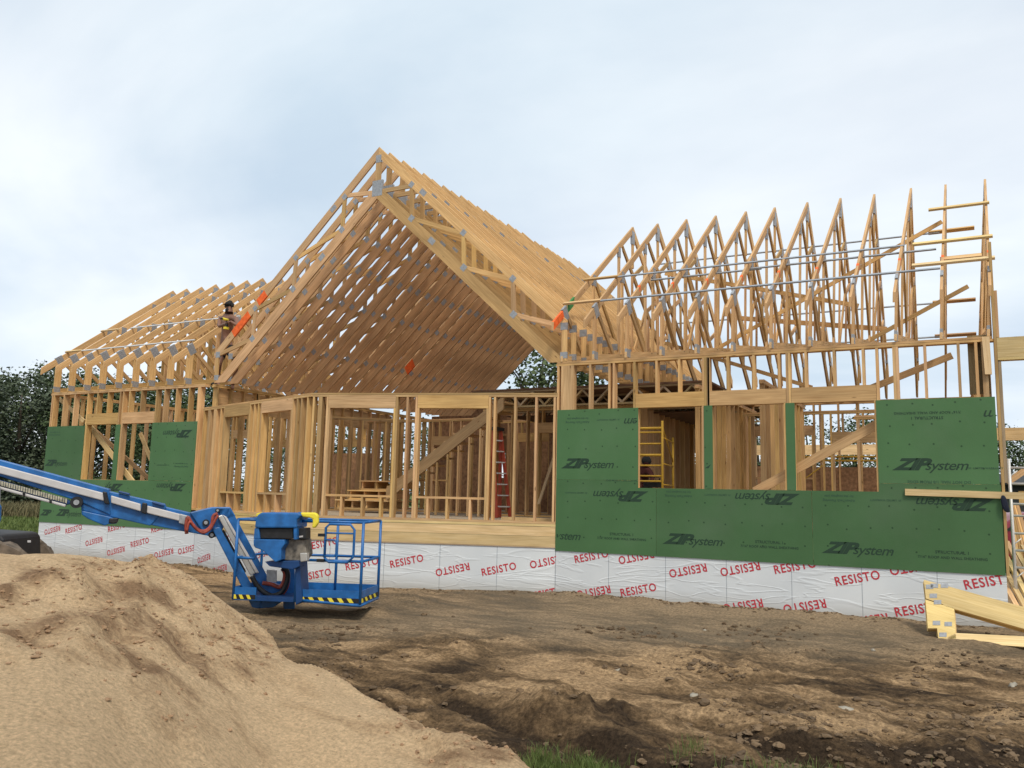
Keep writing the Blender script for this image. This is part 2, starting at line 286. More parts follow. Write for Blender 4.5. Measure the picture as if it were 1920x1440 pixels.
# ------------------------------------------------------------------ mesh builder
class MB:
    def __init__(s): s.v = []; s.f = []; s.uv = []; s.t = []; s.mi = []
    def poly(s, vs, faces, uvs=None, tint=None, mi=0):
        o = len(s.v); s.v += [tuple(p) for p in vs]
        if tint is None: tint = (1, 1, 1)
        for k, f in enumerate(faces):
            s.f.append([i + o for i in f]); s.mi.append(mi); s.t.append(tint)
            s.uv.append(uvs[k] if uvs else [(0, 0)] * len(f))
    def prism(s, pts, nrm, th, c=0.5, mi=0, tint=None, ax=None):
        """flat outline pts (3-D, planar) given thickness th along nrm; c = share of th behind the outline"""
        nrm = Vector(nrm).normalized(); pts = [Vector(p) for p in pts]; k = len(pts)
        a = [p - nrm * th * c for p in pts]; b = [p + nrm * th * (1 - c) for p in pts]
        u = Vector(ax).normalized() if ax else max(((pts[i] - pts[i - 1]) for i in range(k)), key=lambda q: q.length).normalized()
        w = nrm.cross(u).normalized(); ro, rv = R.random() * 40, R.random() * 40
        U = lambda p, e=0: (p.dot(u) + ro, p.dot(w) + rv + e)
        area = sum(((pts[i] - pts[0]).cross(pts[i + 1] - pts[0])).dot(nrm) for i in range(1, k - 1))
        fr = list(range(k, 2 * k)); bk = list(range(k - 1, -1, -1))
        if area < 0: fr = fr[::-1]; bk = bk[::-1]
        al = a + b
        fs = [fr, bk]
        for i in range(k):
            j = (i + 1) % k
            fs.append([i, j, j + k, i + k] if area > 0 else [j, i, i + k, j + k])
        uvs = [[U(al[q], 0 if q >= k else 3) for q in f] for f in fs[:2]]
        for f in fs[2:]:
            e = (al[f[1]] - al[f[0]]) if True else None
            uvs.append([(al[q].dot(u) + ro + 7, al[q].dot(w) + al[q].dot(nrm) + rv) for q in f])
        s.poly(al, fs, uvs, tint if tint else wt(), mi)
    def board(s, a, b, w, t, n, off=0.0, mi=0, tint=None):
        """board from a to b, width w in the plane normal to n, thickness t along n; off shifts along width"""
        a = Vector(a); b = Vector(b); n = Vector(n).normalized(); d = (b - a).normalized(); q = n.cross(d).normalized()
        o = q * off
        s.prism([a + q * w / 2 + o, b + q * w / 2 + o, b - q * w / 2 + o, a - q * w / 2 + o], n, t, 0.5, mi, tint, ax=d)
    def box(s, lo, hi, mi=0, tint=None):
        x0, y0, z0 = lo; x1, y1, z1 = hi
        ex = [x1 - x0, y1 - y0, z1 - z0]; i = ex.index(max(ex)); ax = [(1, 0, 0), (0, 1, 0), (0, 0, 1)][i]
        if i == 1: s.prism([(x0, y0, (z0 + z1) / 2), (x1, y0, (z0 + z1) / 2), (x1, y1, (z0 + z1) / 2), (x0, y1, (z0 + z1) / 2)], (0, 0, 1), z1 - z0, .5, mi, tint, ax)
        else: s.prism([(x0, (y0 + y1) / 2, z0), (x1, (y0 + y1) / 2, z0), (x1, (y0 + y1) / 2, z1), (x0, (y0 + y1) / 2, z1)], (0, 1, 0), y1 - y0, .5, mi, tint, ax)
    def tube(s, pts, r, k=8, mi=0, tint=(1, 1, 1)):
        pts = [Vector(p) for p in pts]; rings = []; vs = []; fs = []
        prev = None
        for i, p in enumerate(pts):
            d = (pts[min(i + 1, len(pts) - 1)] - pts[max(i - 1, 0)]).normalized()
            up = prev if prev else (Vector((0, 0, 1)) if abs(d.z) < .9 else Vector((1, 0, 0)))
            x = d.cross(up).normalized(); y = x.cross(d).normalized(); prev = y
            rr = r[i] if isinstance(r, (list, tuple)) else r
            for q in range(k):
                an = 2 * math.pi * q / k; vs.append(p + (x * math.cos(an) + y * math.sin(an)) * rr)
        for i in range(len(pts) - 1):
            for q in range(k):
                fs.append([i * k + q, i * k + (q + 1) % k, (i + 1) * k + (q + 1) % k, (i + 1) * k + q])
        fs.append(list(range(k - 1, -1, -1))); fs.append([(len(pts) - 1) * k + q for q in range(k)])
        s.poly(vs, fs, None, tint, mi)
    def mesh(s, name, mats):
        me = bpy.data.meshes.new(name); me.from_pydata(s.v, [], s.f)
        ul = me.uv_layers.new(name='UVMap'); ca = me.attributes.new('tint', 'FLOAT_COLOR', 'FACE')
        flat = [c for f in s.uv for p in f for c in p]; ul.data.foreach_set('uv', flat)
        ca.data.foreach_set('color', [c for t in s.t for c in (*t, 1)])
        me.polygons.foreach_set('material_index', s.mi)
        for mm in (mats if isinstance(mats, (list, tuple)) else [mats]): me.materials.append(M[mm] if isinstance(mm, str) else mm)
        return me
    def build(s, name, mats, parent=None, smooth=False):
        me = s.mesh(name, mats)
        if smooth: me.polygons.foreach_set('use_smooth', [True] * len(me.polygons))
        return link(name, me, parent)
def wt():
    v = R.uniform(0.76, 1.14); v = v * (.78 if R.random() < .08 else 1); return (v * R.uniform(.97, 1.05), v, v * R.uniform(.80, 1.14))
def link(name, me, parent=None):
    o = bpy.data.objects.new(name, me); COL.objects.link(o)
    if parent: o.parent = parent
    return o
def thing(name, label, cat, loc=(0, 0, 0), group=None):
    o = bpy.data.objects.new(name, None); COL.objects.link(o); o.location = loc; o.empty_display_size = 0.2
    o['label'] = label; o['category'] = cat
    if group: o['group'] = group
    return o
def tag(o, label, cat, group=None):
    o['label'] = label; o['category'] = cat
    if group: o['group'] = group
    return o
def struct(o, kind='structure'): o['kind'] = kind; return o
def cp(o, parent=None, dloc=None):
    c = o.copy(); COL.objects.link(c); c.parent = parent
    if dloc is not None: c.location = Vector(o.location) + Vector(dloc)
    for ch in [x for x in bpy.data.objects if x.parent == o] if False else KIDS.get(o.name, []): cp(ch, c)
    return c
KIDS = {}
def kid(p, o): KIDS.setdefault(p.name, []).append(o); return o

# ------------------------------------------------------------------ ground
def smooth(a, b, x):
    t = max(0, min(1, (x - a) / (b - a))); return t * t * (3 - 2 * t)
CF = Vector((FW.x, FW.y)).normalized(); CR = Vector((CF.y, -CF.x))
def ld(x, y):
    v = Vector((x - CAMP.x, y - CAMP.y)); return v.dot(CR), v.dot(CF)
def fbm(x, y, s, o=4, z=0.0):
    a, r, f = 0, 1.0, s
    for i in range(o):
        a += noise.noise((x * f, y * f, z + i * 7.3)) * r; r *= .5; f *= 2.1
    return a
def rutzone(l, d):      # wet, deeply churned strip left of the sand and across the foreground
    a = math.exp(-(((l - (-0.75 + (5.5 - d) * 0.55)) / 0.55) ** 2)) * smooth(9.5, 7.5, d)
    b = math.exp(-(((d - 5.3 - 0.08 * l) / 0.75) ** 2)) * smooth(-.6, .4, l)
    return min(1, a + 0.8 * b)
LUMPS = []
for px, py, r_, h_ in ((1045, 1325, .26, .17), (1012, 1345, .2, .12), (1100, 1345, .2, .10), (1150, 1352, .18, .12), (1258, 1285, .22, .10), (1510, 1395, .22, .08), (1800, 1400, .26, .08), (1330, 1330, .16, .08), (870, 1215, .3, .09), (1110, 1255, .2, .07), (1240, 1350, .2, .10), (1600, 1345, .25, .08), (760, 1130, .5, .14), (700, 1150, .3, .08)):
    d_ = ray(px, py); t_ = (-.78 - CAMP.z) / d_.z; p_ = CAMP + d_ * t_; LUMPS.append((p_.x, p_.y, r_, h_))
def lump(x, y):
    z = 0
    for a, b, r_, h_ in LUMPS:
        q = ((x - a) ** 2 + (y - b) ** 2) / (r_ * r_)
        if q < 5: z += h_ * math.exp(-q) * (.55 + .9 * abs(noise.noise((x * 6, y * 6, 4))) + .5 * abs(noise.noise((x * 14, y * 14, 4))))
    return z
def churn(x, y, l, d):   # how broken up the earth is
    c = smooth(-1.6, -3.2, y - .42 * (x - 3.5) + .9 * noise.noise((x * .5, y * .5, 8)))
    c = max(c, .75 * smooth(-1, -3, x) * smooth(-2.0, -3.0, y))
    return min(1, max(c * (.55 + .8 * noise.noise((x * .6, y * .6, 31))), .12) + .5 * rutzone(l, d))
def gz(x, y):
    l, d = ld(x, y)
    base = -0.69 - 0.09 * smooth(0, -1.3, y) - 0.22 * smooth(-5, -11, x)
    near = math.exp(-max(0, d - 4) / 14.0)
    if y > 12 or x < -30 or x > 25: near *= 0.2
    z = base + 0.05 * fbm(x, y, .35, 2, 3.3)
    if d < 40 and y < 3:
        ch_ = churn(x, y, l, d)
        z += near * (0.035 + .05 * ch_) * fbm(x, y, 1.3, 4)
        rg = 0; f = 2.2; a_ = 1.0
        for i in range(4): rg += (1 - abs(noise.noise((x * f, y * f, 9 + i)) * 2.2)) * a_; f *= 1.9; a_ *= .55
        z += near * (0.012 + .062 * ch_) * (rg - 1.0)
        z += lump(x, y) + .035 * math.exp(-(y / .35) ** 2) * (fbm(x, y, 2.2, 3) + .3)
        rz = rutzone(l, d)
        z -= near * .10 * rz
        q = l + 0.9 * (d - 6.5) - .2
        z -= 0.13 * math.exp(-((q / .20) ** 2)) * smooth(9, 7, d) * smooth(3.5, 4.5, d)
        z -= 0.11 * math.exp(-(((q - 1.5) / .2) ** 2)) * smooth(8, 6.5, d)
        z += 0.06 * math.exp(-(((q - .45) / .2) ** 2)) * smooth(9, 7, d)
    # spoil bank against the foundation below the left wing
    z += 0.22 * math.exp(-(((x + 9.2) / 1.6) ** 2) - (((y + .7) / .8) ** 2))
    return z
def grid_axis(a0, a1, step, lo, hi, gr=1.16):
    xs = []; x = a0
    while x <= a1: xs.append(x); x += step
    s = step; x = xs[-1]
    while x < hi: s *= gr; x += s; xs.append(x)
    s = step; x = xs[0]; pre = []
    while x > lo: s *= gr; x -= s; pre.append(x)
    return pre[::-1] + xs
def ground():
    # rows follow the viewing direction only to put more vertices near by; it is one sheet in world space
    us = grid_axis(-6.5, 6.0, 0.045, -900, 900, 1.14); vs_ = grid_axis(3.0, 12.6, 0.045, -300, 1500, 1.13)
    V = []; Z = []
    for d in vs_:
        for l in us:
            p = Vector((CAMP.x, CAMP.y)) + CR * l + CF * d
            zg = gz(p.x, p.y); V.append((p.x, p.y, zg))
            rz = rutzone(l, d)
            zone = 0.33 + 0.45 * rz + .30 * noise.noise((p.x * .5, p.y * .5, 2)) + .25 * noise.noise((p.x * 1.4, p.y * 1.4, 12)) + .22 * smooth(7.0, 5.6, d) * smooth(-1.5, 0, l) + min(.45, 3.2 * lump(p.x, p.y)) - (zg + .78) * 2.2 * (1 if d < 14 else 0)
            far = smooth(10, 16, p.y + 3 * noise.noise((p.x * .1, p.y * .1, 0))) if p.x > -15 else smooth(-20, -23, p.x + 1.5 * noise.noise((p.x * .3, p.y * .3, 0)))
            far = max(far, smooth(12, 18, p.y))
            far = max(far, 0)
            # greyish compact strip along the wall and at the right
            gx = smooth(-4.6, -1.5, p.y - 0.40 * (p.x - 5) + 0.8 * noise.noise((p.x * .7, p.y * .7, 8))) * (1 - far)
            Z.append((min(1, max(0, zone)), far, gx * 0.6 * smooth(-7, 1, p.x)))
    n = len(us); F = []
    for i in range(len(vs_) - 1):
        for j in range(n - 1):
            a = i * n + j; F.append((a, a + 1, a + n + 1, a + n))
    me = bpy.data.meshes.new('ground'); me.from_pydata(V, [], F)
    ca = me.attributes.new('zone', 'FLOAT_COLOR', 'POINT'); ca.data.foreach_set('color', [c for z in Z for c in (*z, 1)])
    me.materials.append(M['soil']); me.polygons.foreach_set('use_smooth', [True] * len(me.polygons))
    o = link('ground', me); struct(o)
ground()

# sand mound: silhouette column -> crest distance and height
SIL = [(-700, 6.2, .33), (-300, 6.8, .43), (0, 7.3, .39), (130, 7.4, .385), (230, 7.6, .34), (330, 7.9, .25), (380, 8.2, .14), (430, 8.0, -.03), (500, 7.6, -.24), (560, 7.2, -.37), (630, 6.8, -.41),
       (700, 6.4, -.48), (820, 5.8, -.55), (930, 5.3, -.55), (1040, 4.95, -.60), (1105, 4.7, -.70), (1165, 4.6, -.92), (1230, 4.5, -1.2)]
def silh(px):
    if px <= SIL[0][0]: return SIL[0][1:]
    for a, b in zip(SIL, SIL[1:]):
        if px <= b[0]:
            t = (px - a[0]) / (b[0] - a[0]); return a[1] + (b[1] - a[1]) * t, a[2] + (b[2] - a[2]) * t
    return SIL[-1][1:]
def mz(l, d):
    px = 960 + FPX * l / max(d, .3) if d > 0 else -3000
    dc, zc = silh(px)
    x = CAMP.x + CR.x * l + CF.x * d; y = CAMP.y + CR.y * l + CF.y * d
    if d > dc: z = zc - 0.72 * (d - dc) - 0.05 * (d - dc) ** 2 - .0
    else:
        t = (dc - d); z = zc - (0.10 + 0.04 * smooth(-.2, .3, zc)) * t + 0.02 * math.sin(t * 2.2) - 0.03 * max(0, t - 3) ** 2
    z = z - 0.03 * math.exp(-((d - dc) / .25) ** 2)
    z += 0.030 * fbm(x, y, 1.0, 3, 4.0)
    rough = smooth(-.1, .35, fbm(x, y, .55, 2, 11.0))
    z += (0.008 + 0.032 * rough) * fbm(x, y, 4.0, 5, 1.0) - .03 * rough * abs(noise.noise((x * 3.1, y * 3.1, 6)))
    u_, v_ = l * .8 + d * .35, d * .8 - l * .3
    z += .075 * rough * max(0, 1 - abs(noise.noise((u_ * 2.6, v_ * .9, 21))) * 3.2) - .05 * max(0, 1 - abs(noise.noise((u_ * .9, v_ * .5, 33))) * 5)
    # wheel print ridges
    z += 0.02 * rough * math.sin((l * .6 + d) * 9 + 2 * noise.noise((x, y, 1)))
    if d < 2.2: z -= (2.2 - d) ** 2 * .25
    if l < -7: z -= (-7 - l) ** 2 * .1
    return z
def mound():
    us = [-12 + i * .04 for i in range(int(14.2 / .04))]; ds = [0.6 + i * .04 for i in range(int(10.4 / .04))]
    V = []; Z = []; idx = {}; F = []
    for i, d in enumerate(ds):
        for j, l in enumerate(us):
            p = Vector((CAMP.x, CAMP.y)) + CR * l + CF * d; z = mz(l, d)
            V.append((p.x, p.y, max(z, -1.3)))
            rough = smooth(-.1, .35, fbm(p.x, p.y, .55, 2, 11.0))
            Z.append((0.08 + .38 * rough + .45 * noise.noise((p.x * 2.2, p.y * 2.2, 4)) * (.35 + rough) + .25 * noise.noise((p.x * .7, p.y * .7, 14)), 0, 0))
    n = len(us)
    for i in range(len(ds) - 1):
        for j in range(n - 1):
            a = i * n + j; q = (a, a + 1, a + n + 1, a + n)
            if max(V[k][2] for k in q) > -1.25: F.append(q)
    me = bpy.data.meshes.new('sand_mound'); me.from_pydata(V, [], F)
    ca = me.attributes.new('zone', 'FLOAT_COLOR', 'POINT'); ca.data.foreach_set('color', [c for z in Z for c in (*z, 1)])
    me.materials.append(M['sand']); me.polygons.foreach_set('use_smooth', [True] * len(me.polygons))
    struct(link('sand_mound', me))
mound()
def on_ground(px, py):      # march a pixel ray to the soil or sand
    d = ray(px, py); t = 2.0
    while t < 60:
        p = CAMP + d * t; l, dd = ld(p.x, p.y)
        if p.z < max(gz(p.x, p.y), mz(l, dd) if dd < 10.5 and l < 2 else -9): return p
        t += .03
    return CAMP + d * 60
# loose clods: uncountable crumbs of earth
ICO = None
def rock(mb, c, r, flat=.7, mi=0, tint=(1, 1, 1)):
    import bmesh
    global ICO
    if ICO is None:
        bm = bmesh.new(); bmesh.ops.create_icosphere(bm, subdivisions=2, radius=1); ICO = ([v.co.copy() for v in bm.verts], [[v.index for v in f.verts] for f in bm.faces]); bm.free()
    o = Vector((R.random() * 50, R.random() * 50, R.random() * 50)); flat = flat * R.uniform(.6, 1.1); a = R.random() * 6.3
    sx, sy = R.uniform(.7, 1.4), R.uniform(.7, 1.2); ca, sa = math.cos(a), math.sin(a); vs = []
    for v in ICO[0]:
        k = r * (1 + .55 * noise.noise(v * 1.6 + o) + .5 * noise.noise(v * 3.7 + o)); x, y, z = v.x * k * sx, v.y * k * sy, v.z * k * flat
        vs.append((c[0] + x * ca - y * sa, c[1] + x * sa + y * ca, c[2] + z))
    mb.poly(vs, ICO[1], None, tint, mi)
def clods():
    mb = MB(); n = 0
    while n < 4200:
        d = R.uniform(4.2, 12); l = R.uniform(-4, 6.5); p = Vector((CAMP.x, CAMP.y)) + CR * l + CF * d
        if p.y > -.5 - (1.2 if -8.8 < p.x < 0 else 0): continue
        w = rutzone(l, d) + .5 * smooth(.5, 2, l) * math.exp(-((d - 6) / 2) ** 2) + .05
        if noise.noise((p.x * .9, p.y * .9, 3)) + w < R.random(): continue
        if mz(l, d) > gz(p.x, p.y): continue
        r = .006 + .036 * R.random() ** 4; rock(mb, (p.x, p.y, gz(p.x, p.y) + r * .25), r); n += 1
    for i in range(700):
        x = R.uniform(-10, 6.6); off = -8.84 < x < 0; yw = -1.42 * (1 - abs(x + 4.42) / 4.42) if off else 0
        y = yw - .02 - abs(R.gauss(0, .12)); r = .008 + .022 * R.random() ** 3; rock(mb, (x, y, gz(x, y) + r * .2), r)
    struct(mb.build('soil_clods', 'clod'), 'stuff')
    mb = MB(); n = 0
    while n < 3800:
        d = R.uniform(2.4, 8); l = R.uniform(-5.5, .6); x = CAMP.x + CR.x * l + CF.x * d; y = CAMP.y + CR.y * l + CF.y * d
        if smooth(-.1, .45, fbm(x, y, .55, 2, 11.0)) * 1.1 + .03 < R.random() or mz(l, d) < gz(x, y): continue
        r = .003 + .017 * R.random() ** 4; rock(mb, (x, y, mz(l, d) + r * .2), r); n += 1
    struct(mb.build('sand_clods', 'sandclod'), 'stuff')
clods()

# ------------------------------------------------------------------ the house
H = thing('house_under_construction', 'large timber framed house under construction with open roof trusses and green wall sheathing', 'house', (0, 0, 0))
YN = (0, 1, 0); XN = (1, 0, 0)
def part(mb, name, mats='wood', parent=None, label=None):
    o = mb.build(name, mats, parent or H)
    if label: o['label'] = label
    return o
def plates(mb, nodes, nrm, s=.15, t=.043):
    pass
# ---- gable trusses (27 at 16 inch centres)
AX, AZ, SL, SLI = -4.2, 8.1, .929, .915
def gp(dx, z, sgn): return Vector((AX + sgn * dx, 0, z))
def otop(dx): return AZ - SL * dx
def itop(dx): return 7.28 - SLI * dx
def gable():
    mb = MB(); cO = math.sqrt(1 + SL * SL) * .165; cI = math.sqrt(1 + SLI * SLI) * .225
    for s in (-1, 1):
        mb.prism([gp(0, otop(0), s), gp(4.36, otop(4.36), s), gp(4.36, otop(4.36) - cO, s), gp(0, otop(0) - cO, s)], YN, .038, ax=(s, 0, -SL))
        q = (itop(0) - cI - 3.3) / SLI
        mb.prism([gp(0, itop(0), s), gp(4.36, itop(4.36), s), gp(4.36, 3.302, s), gp(q, 3.302, s), gp(0, itop(0) - cI, s)], YN, .038, ax=(s, 0, -SLI))
    tr = part(mb, 'roof_truss')
    def web(a, b, t=.035, w=.089):
        o = MB(); o.board(a, b, w, t, YN); kid(tr, part(o, 'web', parent=tr))
    def plate(c, w=.16, h=.16, rot=0, t=.042):
        if w < .25: w *= .82; h *= .82
        o = MB(); ca, sa = math.cos(rot), math.sin(rot); pts = []
        for x, z in ((-w, -h), (w, -h), (w, h), (-w, h)):
            x /= 2; z /= 2; pts.append((c[0] + x * ca - z * sa, 0, c[2] + x * sa + z * ca))
        o.prism(pts, YN, t, tint=(1, 1, 1)); kid(tr, part(o, 'gusset_plate', 'galv', tr))
    web((AX, 0, 7.84), (AX, 0, 7.25), w=.13); plate((AX, 0, 7.84), .17, .2); plate((AX, 0, 7.2), .26, .34, t=.043)
    xs = [.86, 2.13, 3.24]
    for s in (-1, 1):
        web(gp(.05, 7.12, s), gp(.84, 7.12 if s > 0 else 7.17, s), .034)
        ol = otop(.86) - .2
        pv = (.88, itop(.88) - .08)
        for i, x in enumerate(xs):
            web(gp(x, otop(x) - .18, s), gp(x + .03, itop(x) - .04, s), .035)
            plate(gp(x, otop(x) - .16, s), rot=.75 * -s, w=.14, h=.14); plate(gp(x + .03, itop(x) - .07, s), rot=.75 * -s, w=.15, h=.15)
            nx = xs[i + 1] if i < 2 else 4.28
            web(gp(x + .04, itop(x) - .07, s), gp(nx - .02, otop(nx) - .17, s), .034)
        web(gp(4.315, otop(4.36) - .1, s), gp(4.315, 3.31, s), .036); plate(gp(4.3, otop(4.3) - .16, s)); plate(gp(4.3, 3.42, s), .16, .14)
        plate(gp(1.15, otop(1.15) - .105, s), .2, .13, rot=-.75 * s); plate(gp(1.4, itop(1.4) - .11, s), .2, .14, rot=-.75 * s)
    return tr
g0 = gable()
GY = [0.031 + i * .4064 for i in range(27)]
trs = [g0]; g0.location = (0, GY[0], 0)
for i, y in enumerate(GY[1:]):
    c = cp(g0, H); c.location = (R.uniform(-.025, .025), y + R.uniform(-.008, .008), R.uniform(-.006, .02) + 0.012 * y); trs.append(c)
    c.rotation_euler = (R.uniform(-.004, .004), 0, R.uniform(-.003, .003))
def paint(px0, px1, P, n, th, name, mt, parent):
    mb = MB(); mb.prism([P(*q) for q in px0], n, th, 0.5); return part(mb, name, mt, parent)
for s, a, b in ((-1, 3.0, 3.22), (-1, 3.46, 3.92), ):
    cO = math.sqrt(1 + SL * SL) * .165
    e = .10; mb = MB(); mb.prism([gp(a, otop(a) + .002, s), gp(b, otop(b) + .002, s), gp(b - e, otop(b - e) - cO - .001, s), gp(a - e, otop(a - e) - cO - .001, s)], YN, .041)
    part(mb, 'paint_mark', 'orange', g0, 'orange spray paint')
cI = math.sqrt(1 + SLI * SLI) * .225
mb = MB(); mb.prism([gp(2.95, itop(2.95), -1), gp(3.2, itop(3.2), -1), gp(3.1, itop(3.1) - cI - .003, -1), gp(2.85, itop(2.85) - cI - .003, -1)], YN, .041); part(mb, 'paint_mark', 'orange', trs[14], 'orange spray paint')

# ---- wing trusses, built in the plane x = 0
def wing(ry, rz, ty, tz, cw=.14, hw=.15):
    sl = (rz - tz) / (ry - ty); k = math.sqrt(1 + sl * sl) * cw; by = 2 * ry
    T = lambda y: rz - sl * abs(y - ry)
    P = lambda y, z: Vector((0, y, z))
    mb = MB()
    mb.prism([P(ty, tz), P(ry, rz), P(ry, rz - k), P(ty, tz - k)], XN, .038, ax=(0, 1, sl))
    kr = k * 1.35; mb.prism([P(ry, rz), P(by - ty, tz), P(by - ty, tz - kr), P(ry, rz - kr)], XN, .038, ax=(0, 1, -sl))
    B = lambda y: 3.36 + .16 * y
    ys = ry - .68
    yk = 5.55; zk = B(yk)
    mb.prism([P(.0, 3.302), P(.0, 3.40), P(yk, zk + .045), P(yk, zk - .06)], XN, .0375, ax=(0, 1, .16))
    mb.prism([P(ys, T(ys) - k * .5), P(by + .02, 3.39), P(by + .02, 3.302), P(by - .24, 3.302), P(ys + .08, T(ys) - k * .5 - .16)], XN, .037, ax=(0, 1, -.66))
    tr = part(mb, 'roof_truss')
    def web(a, b, w=.089, t=.035):
        o = MB(); o.board(P(*a), P(*b), w, t, XN); kid(tr, part(o, 'web', parent=tr))
    def plate(c, w=.15, h=.2, rot=0):
        o = MB(); ca, sa = math.cos(rot), math.sin(rot)
        o.prism([P(c[0] + (x * ca - z * sa) / 2, c[1] + (x * sa + z * ca) / 2) for x, z in ((-w, -h), (w, -h), (w, h), (-w, h))], XN, .042, tint=(1, 1, 1)); kid(tr, part(o, 'gusset_plate', 'galv', tr))
    web((.02 + hw / 2, 3.38), (.02 + hw / 2, T(.11) - .06), hw, .0365)
    plate((.12, T(.12) - .12), .2, .24, .6); plate((.1, 3.39), .17, .14)
    web((.22, T(.2) - .2), (1.02, B(1.02)), .089, .034)
    web((1.45, B(1.45)), (1.45, T(1.45) - .1)); plate((1.47, T(1.47) - .16), .15, .22)
    web((1.52, T(1.5) - .18), (2.98, B(2.98)), .089, .034)
    web((2.83, B(2.83) + .02), (2.83, T(2.83) - .1), .089, .0355); plate((2.83, T(2.83) - .2), .13, .22)
    web((ry, rz - .12), (ry, rz - .95), .089, .0345); plate((ry, rz - .26), .17, .30)
    ip = lambda y: (T(ys) - k * .5 - .06) + (3.34 - (T(ys) - k * .5 - .06)) * (y - ys) / (by - ys)
    prev = (ry + .05, ip(ry + .05))
    for y in (ry + .8, ry + 1.7, ry + 2.6):
        web((y, T(y) - .1), (y, ip(y)), .089, .0335); web((y - .75, ip(y - .75)), (y - .05, T(y) - .12), .089, .0325)
        plate((y, T(y) - .16), .15, .2)
    web((ry, B(ry)), (ry + .9, ip(ry + .9)), .089, .0315); web((ry - .02, B(ry)), (ry - .02, ip(ry)), .089, .0305); web((4.75, B(4.75)), (4.75, ip(4.75)), .089, .0308)
    web((by - .05, 3.38), (by - .05, T(by - .05) - .1), .12, .036); plate((by - .1, T(by - .1) - .1), .18, .2)
    return tr
rw = wing(3.68, 6.90, -.40, 3.94, .122, .11)
RX = [.07 + .6 * k for k in range(12)]
rws = [rw]; rw.location = (RX[0], 0, 0)
for x in RX[1:]:
    c = cp(rw, H); an = max(0, x - 1) / 5.7 * .2 / 3.5 + R.uniform(-.004, .004); c.location = (x + R.uniform(-.01, .01) - 3.3 * math.sin(an), R.uniform(-.03, .03), R.uniform(0, .015)); c.rotation_euler = (0, an, R.uniform(-.003, .003)); rws.append(c)
lw = wing(3.45, 6.80, -.36, 3.90, .145, .17)
LX = [-14.36 + .607 * k for k in range(9)]; lw.location = (LX[0], 0, 0)
for x in LX[1:]:
    c = cp(lw, H); c.location = (x + R.uniform(-.012, .012), R.uniform(-.02, .02), R.uniform(0, .012)); c.rotation_euler = (0, R.uniform(-.004, .004), 0)
for a, b, mt in ((-.39, .12, 'orange'), (.18, .5, 'gpaint')):
    sl = (6.9 - 3.94) / 4.08; k = math.sqrt(1 + sl * sl) * .122; T = lambda y: 3.94 + sl * (y + .4)
    mb = MB(); mb.prism([Vector((0, a, T(a) + .002)), Vector((0, b, T(b) + .002)), Vector((0, b - .06, T(b - .06) - k - .001)), Vector((0, a, T(a) - k - .001))], XN, .041)
    part(mb, 'paint_mark', mt, rw, ('orange' if mt == 'orange' else 'green') + ' spray paint')
# short heel paint ticks on the right wing trusses
for o in rws[2:]:
    mb = MB(); T = lambda y: 3.94 + .7255 * (y + .4); a = .62
    mb.prism([Vector((0, a, T(a) + .003)), Vector((0, a + .07, T(a + .07) + .003)), Vector((0, a + .07, T(a + .07) - .09)), Vector((0, a, T(a) - .09))], XN, .040); part(mb, 'paint_mark', 'orange', o, 'orange spray paint')

def bar(name, a, b, w=.089, t=.038, n=(0, 1, 0), mt='wood'):
    mb = MB(); mb.board(a, b, w, t, n); return part(mb, name, mt)
def chan(a, b, r=.02, mt='strip'):
    mb = MB(); a = Vector(a); b = Vector(b); mb.board(a, b, .045, .022, (0, -.6, .8)); return part(mb, 'bracing_strip', mt)
TR = lambda y: 3.94 + .7255 * (y + .4)
TL = lambda y: 3.90 + (2.9 / 3.81) * (y + .36)
chan((.67, .2, TR(.2) + .02), (6.1, .2, TR(.2) + .02)); chan((.67, 1.12, TR(1.12) + .02), (5.6, 1.12, TR(1.12) + .02))
chan((3.0, 1.35, TR(1.3) - .16), (6.05, 1.35, TR(1.3) - .16)); chan((1.27, 1.35, TR(1.3) - .18), (3.3, 1.35, TR(1.3) - .18))
bar('bracing_block', (.0, .2, TR(.2) + .03), (.72, .2, TR(.2) + .03), .06, .038, (0, -.6, .8)); bar('bracing_block', (.0, 1.12, TR(1.12) + .03), (.70, 1.12, TR(1.12) + .03), .06, .038, (0, -.6, .8))
for y in (.35, 1.1, 2.45):
    bar('lookout_block', (5.72 if y < 2 else 5.95, y, TR(y) + .03), (6.80 + .03 * y, y, TR(y) + .03), .075, .038, (0, -.6, .8), 'fresh')
bar('lookout_block', (6.1, .75, TR(.75) - .1), (6.66, .75, TR(.75) - .1), .12, .036, (0, -.6, .8))
for y in (6.9, 6.1, 4.6):
    z = TR(7.36 - y) + .02; chan((.3, y, z), (6.1, y, z)); bar('lookout_block', (5.9, y + .02, z + .02), (6.7, y + .02, z + .02), .08, .036, (0, .6, .8))
chan((-13.75, .28, TL(.28) + .02), (-9.6, .28, TL(.28) + .02), mt='alu'); chan((-13.2, 1.25, TL(1.25) + .02), (-9.2, 1.25, TL(1.25) + .02), mt='alu')
bar('bracing_block', (-14.4, .28, TL(.28) + .03), (-13.75, .28, TL(.28) + .03), .06, .036, (0, -.6, .8), 'fresh'); bar('bracing_block', (-14.4, 1.25, TL(1.25) + .03), (-13.7, 1.25, TL(1.25) + .03), .06, .036, (0, -.6, .8), 'fresh')
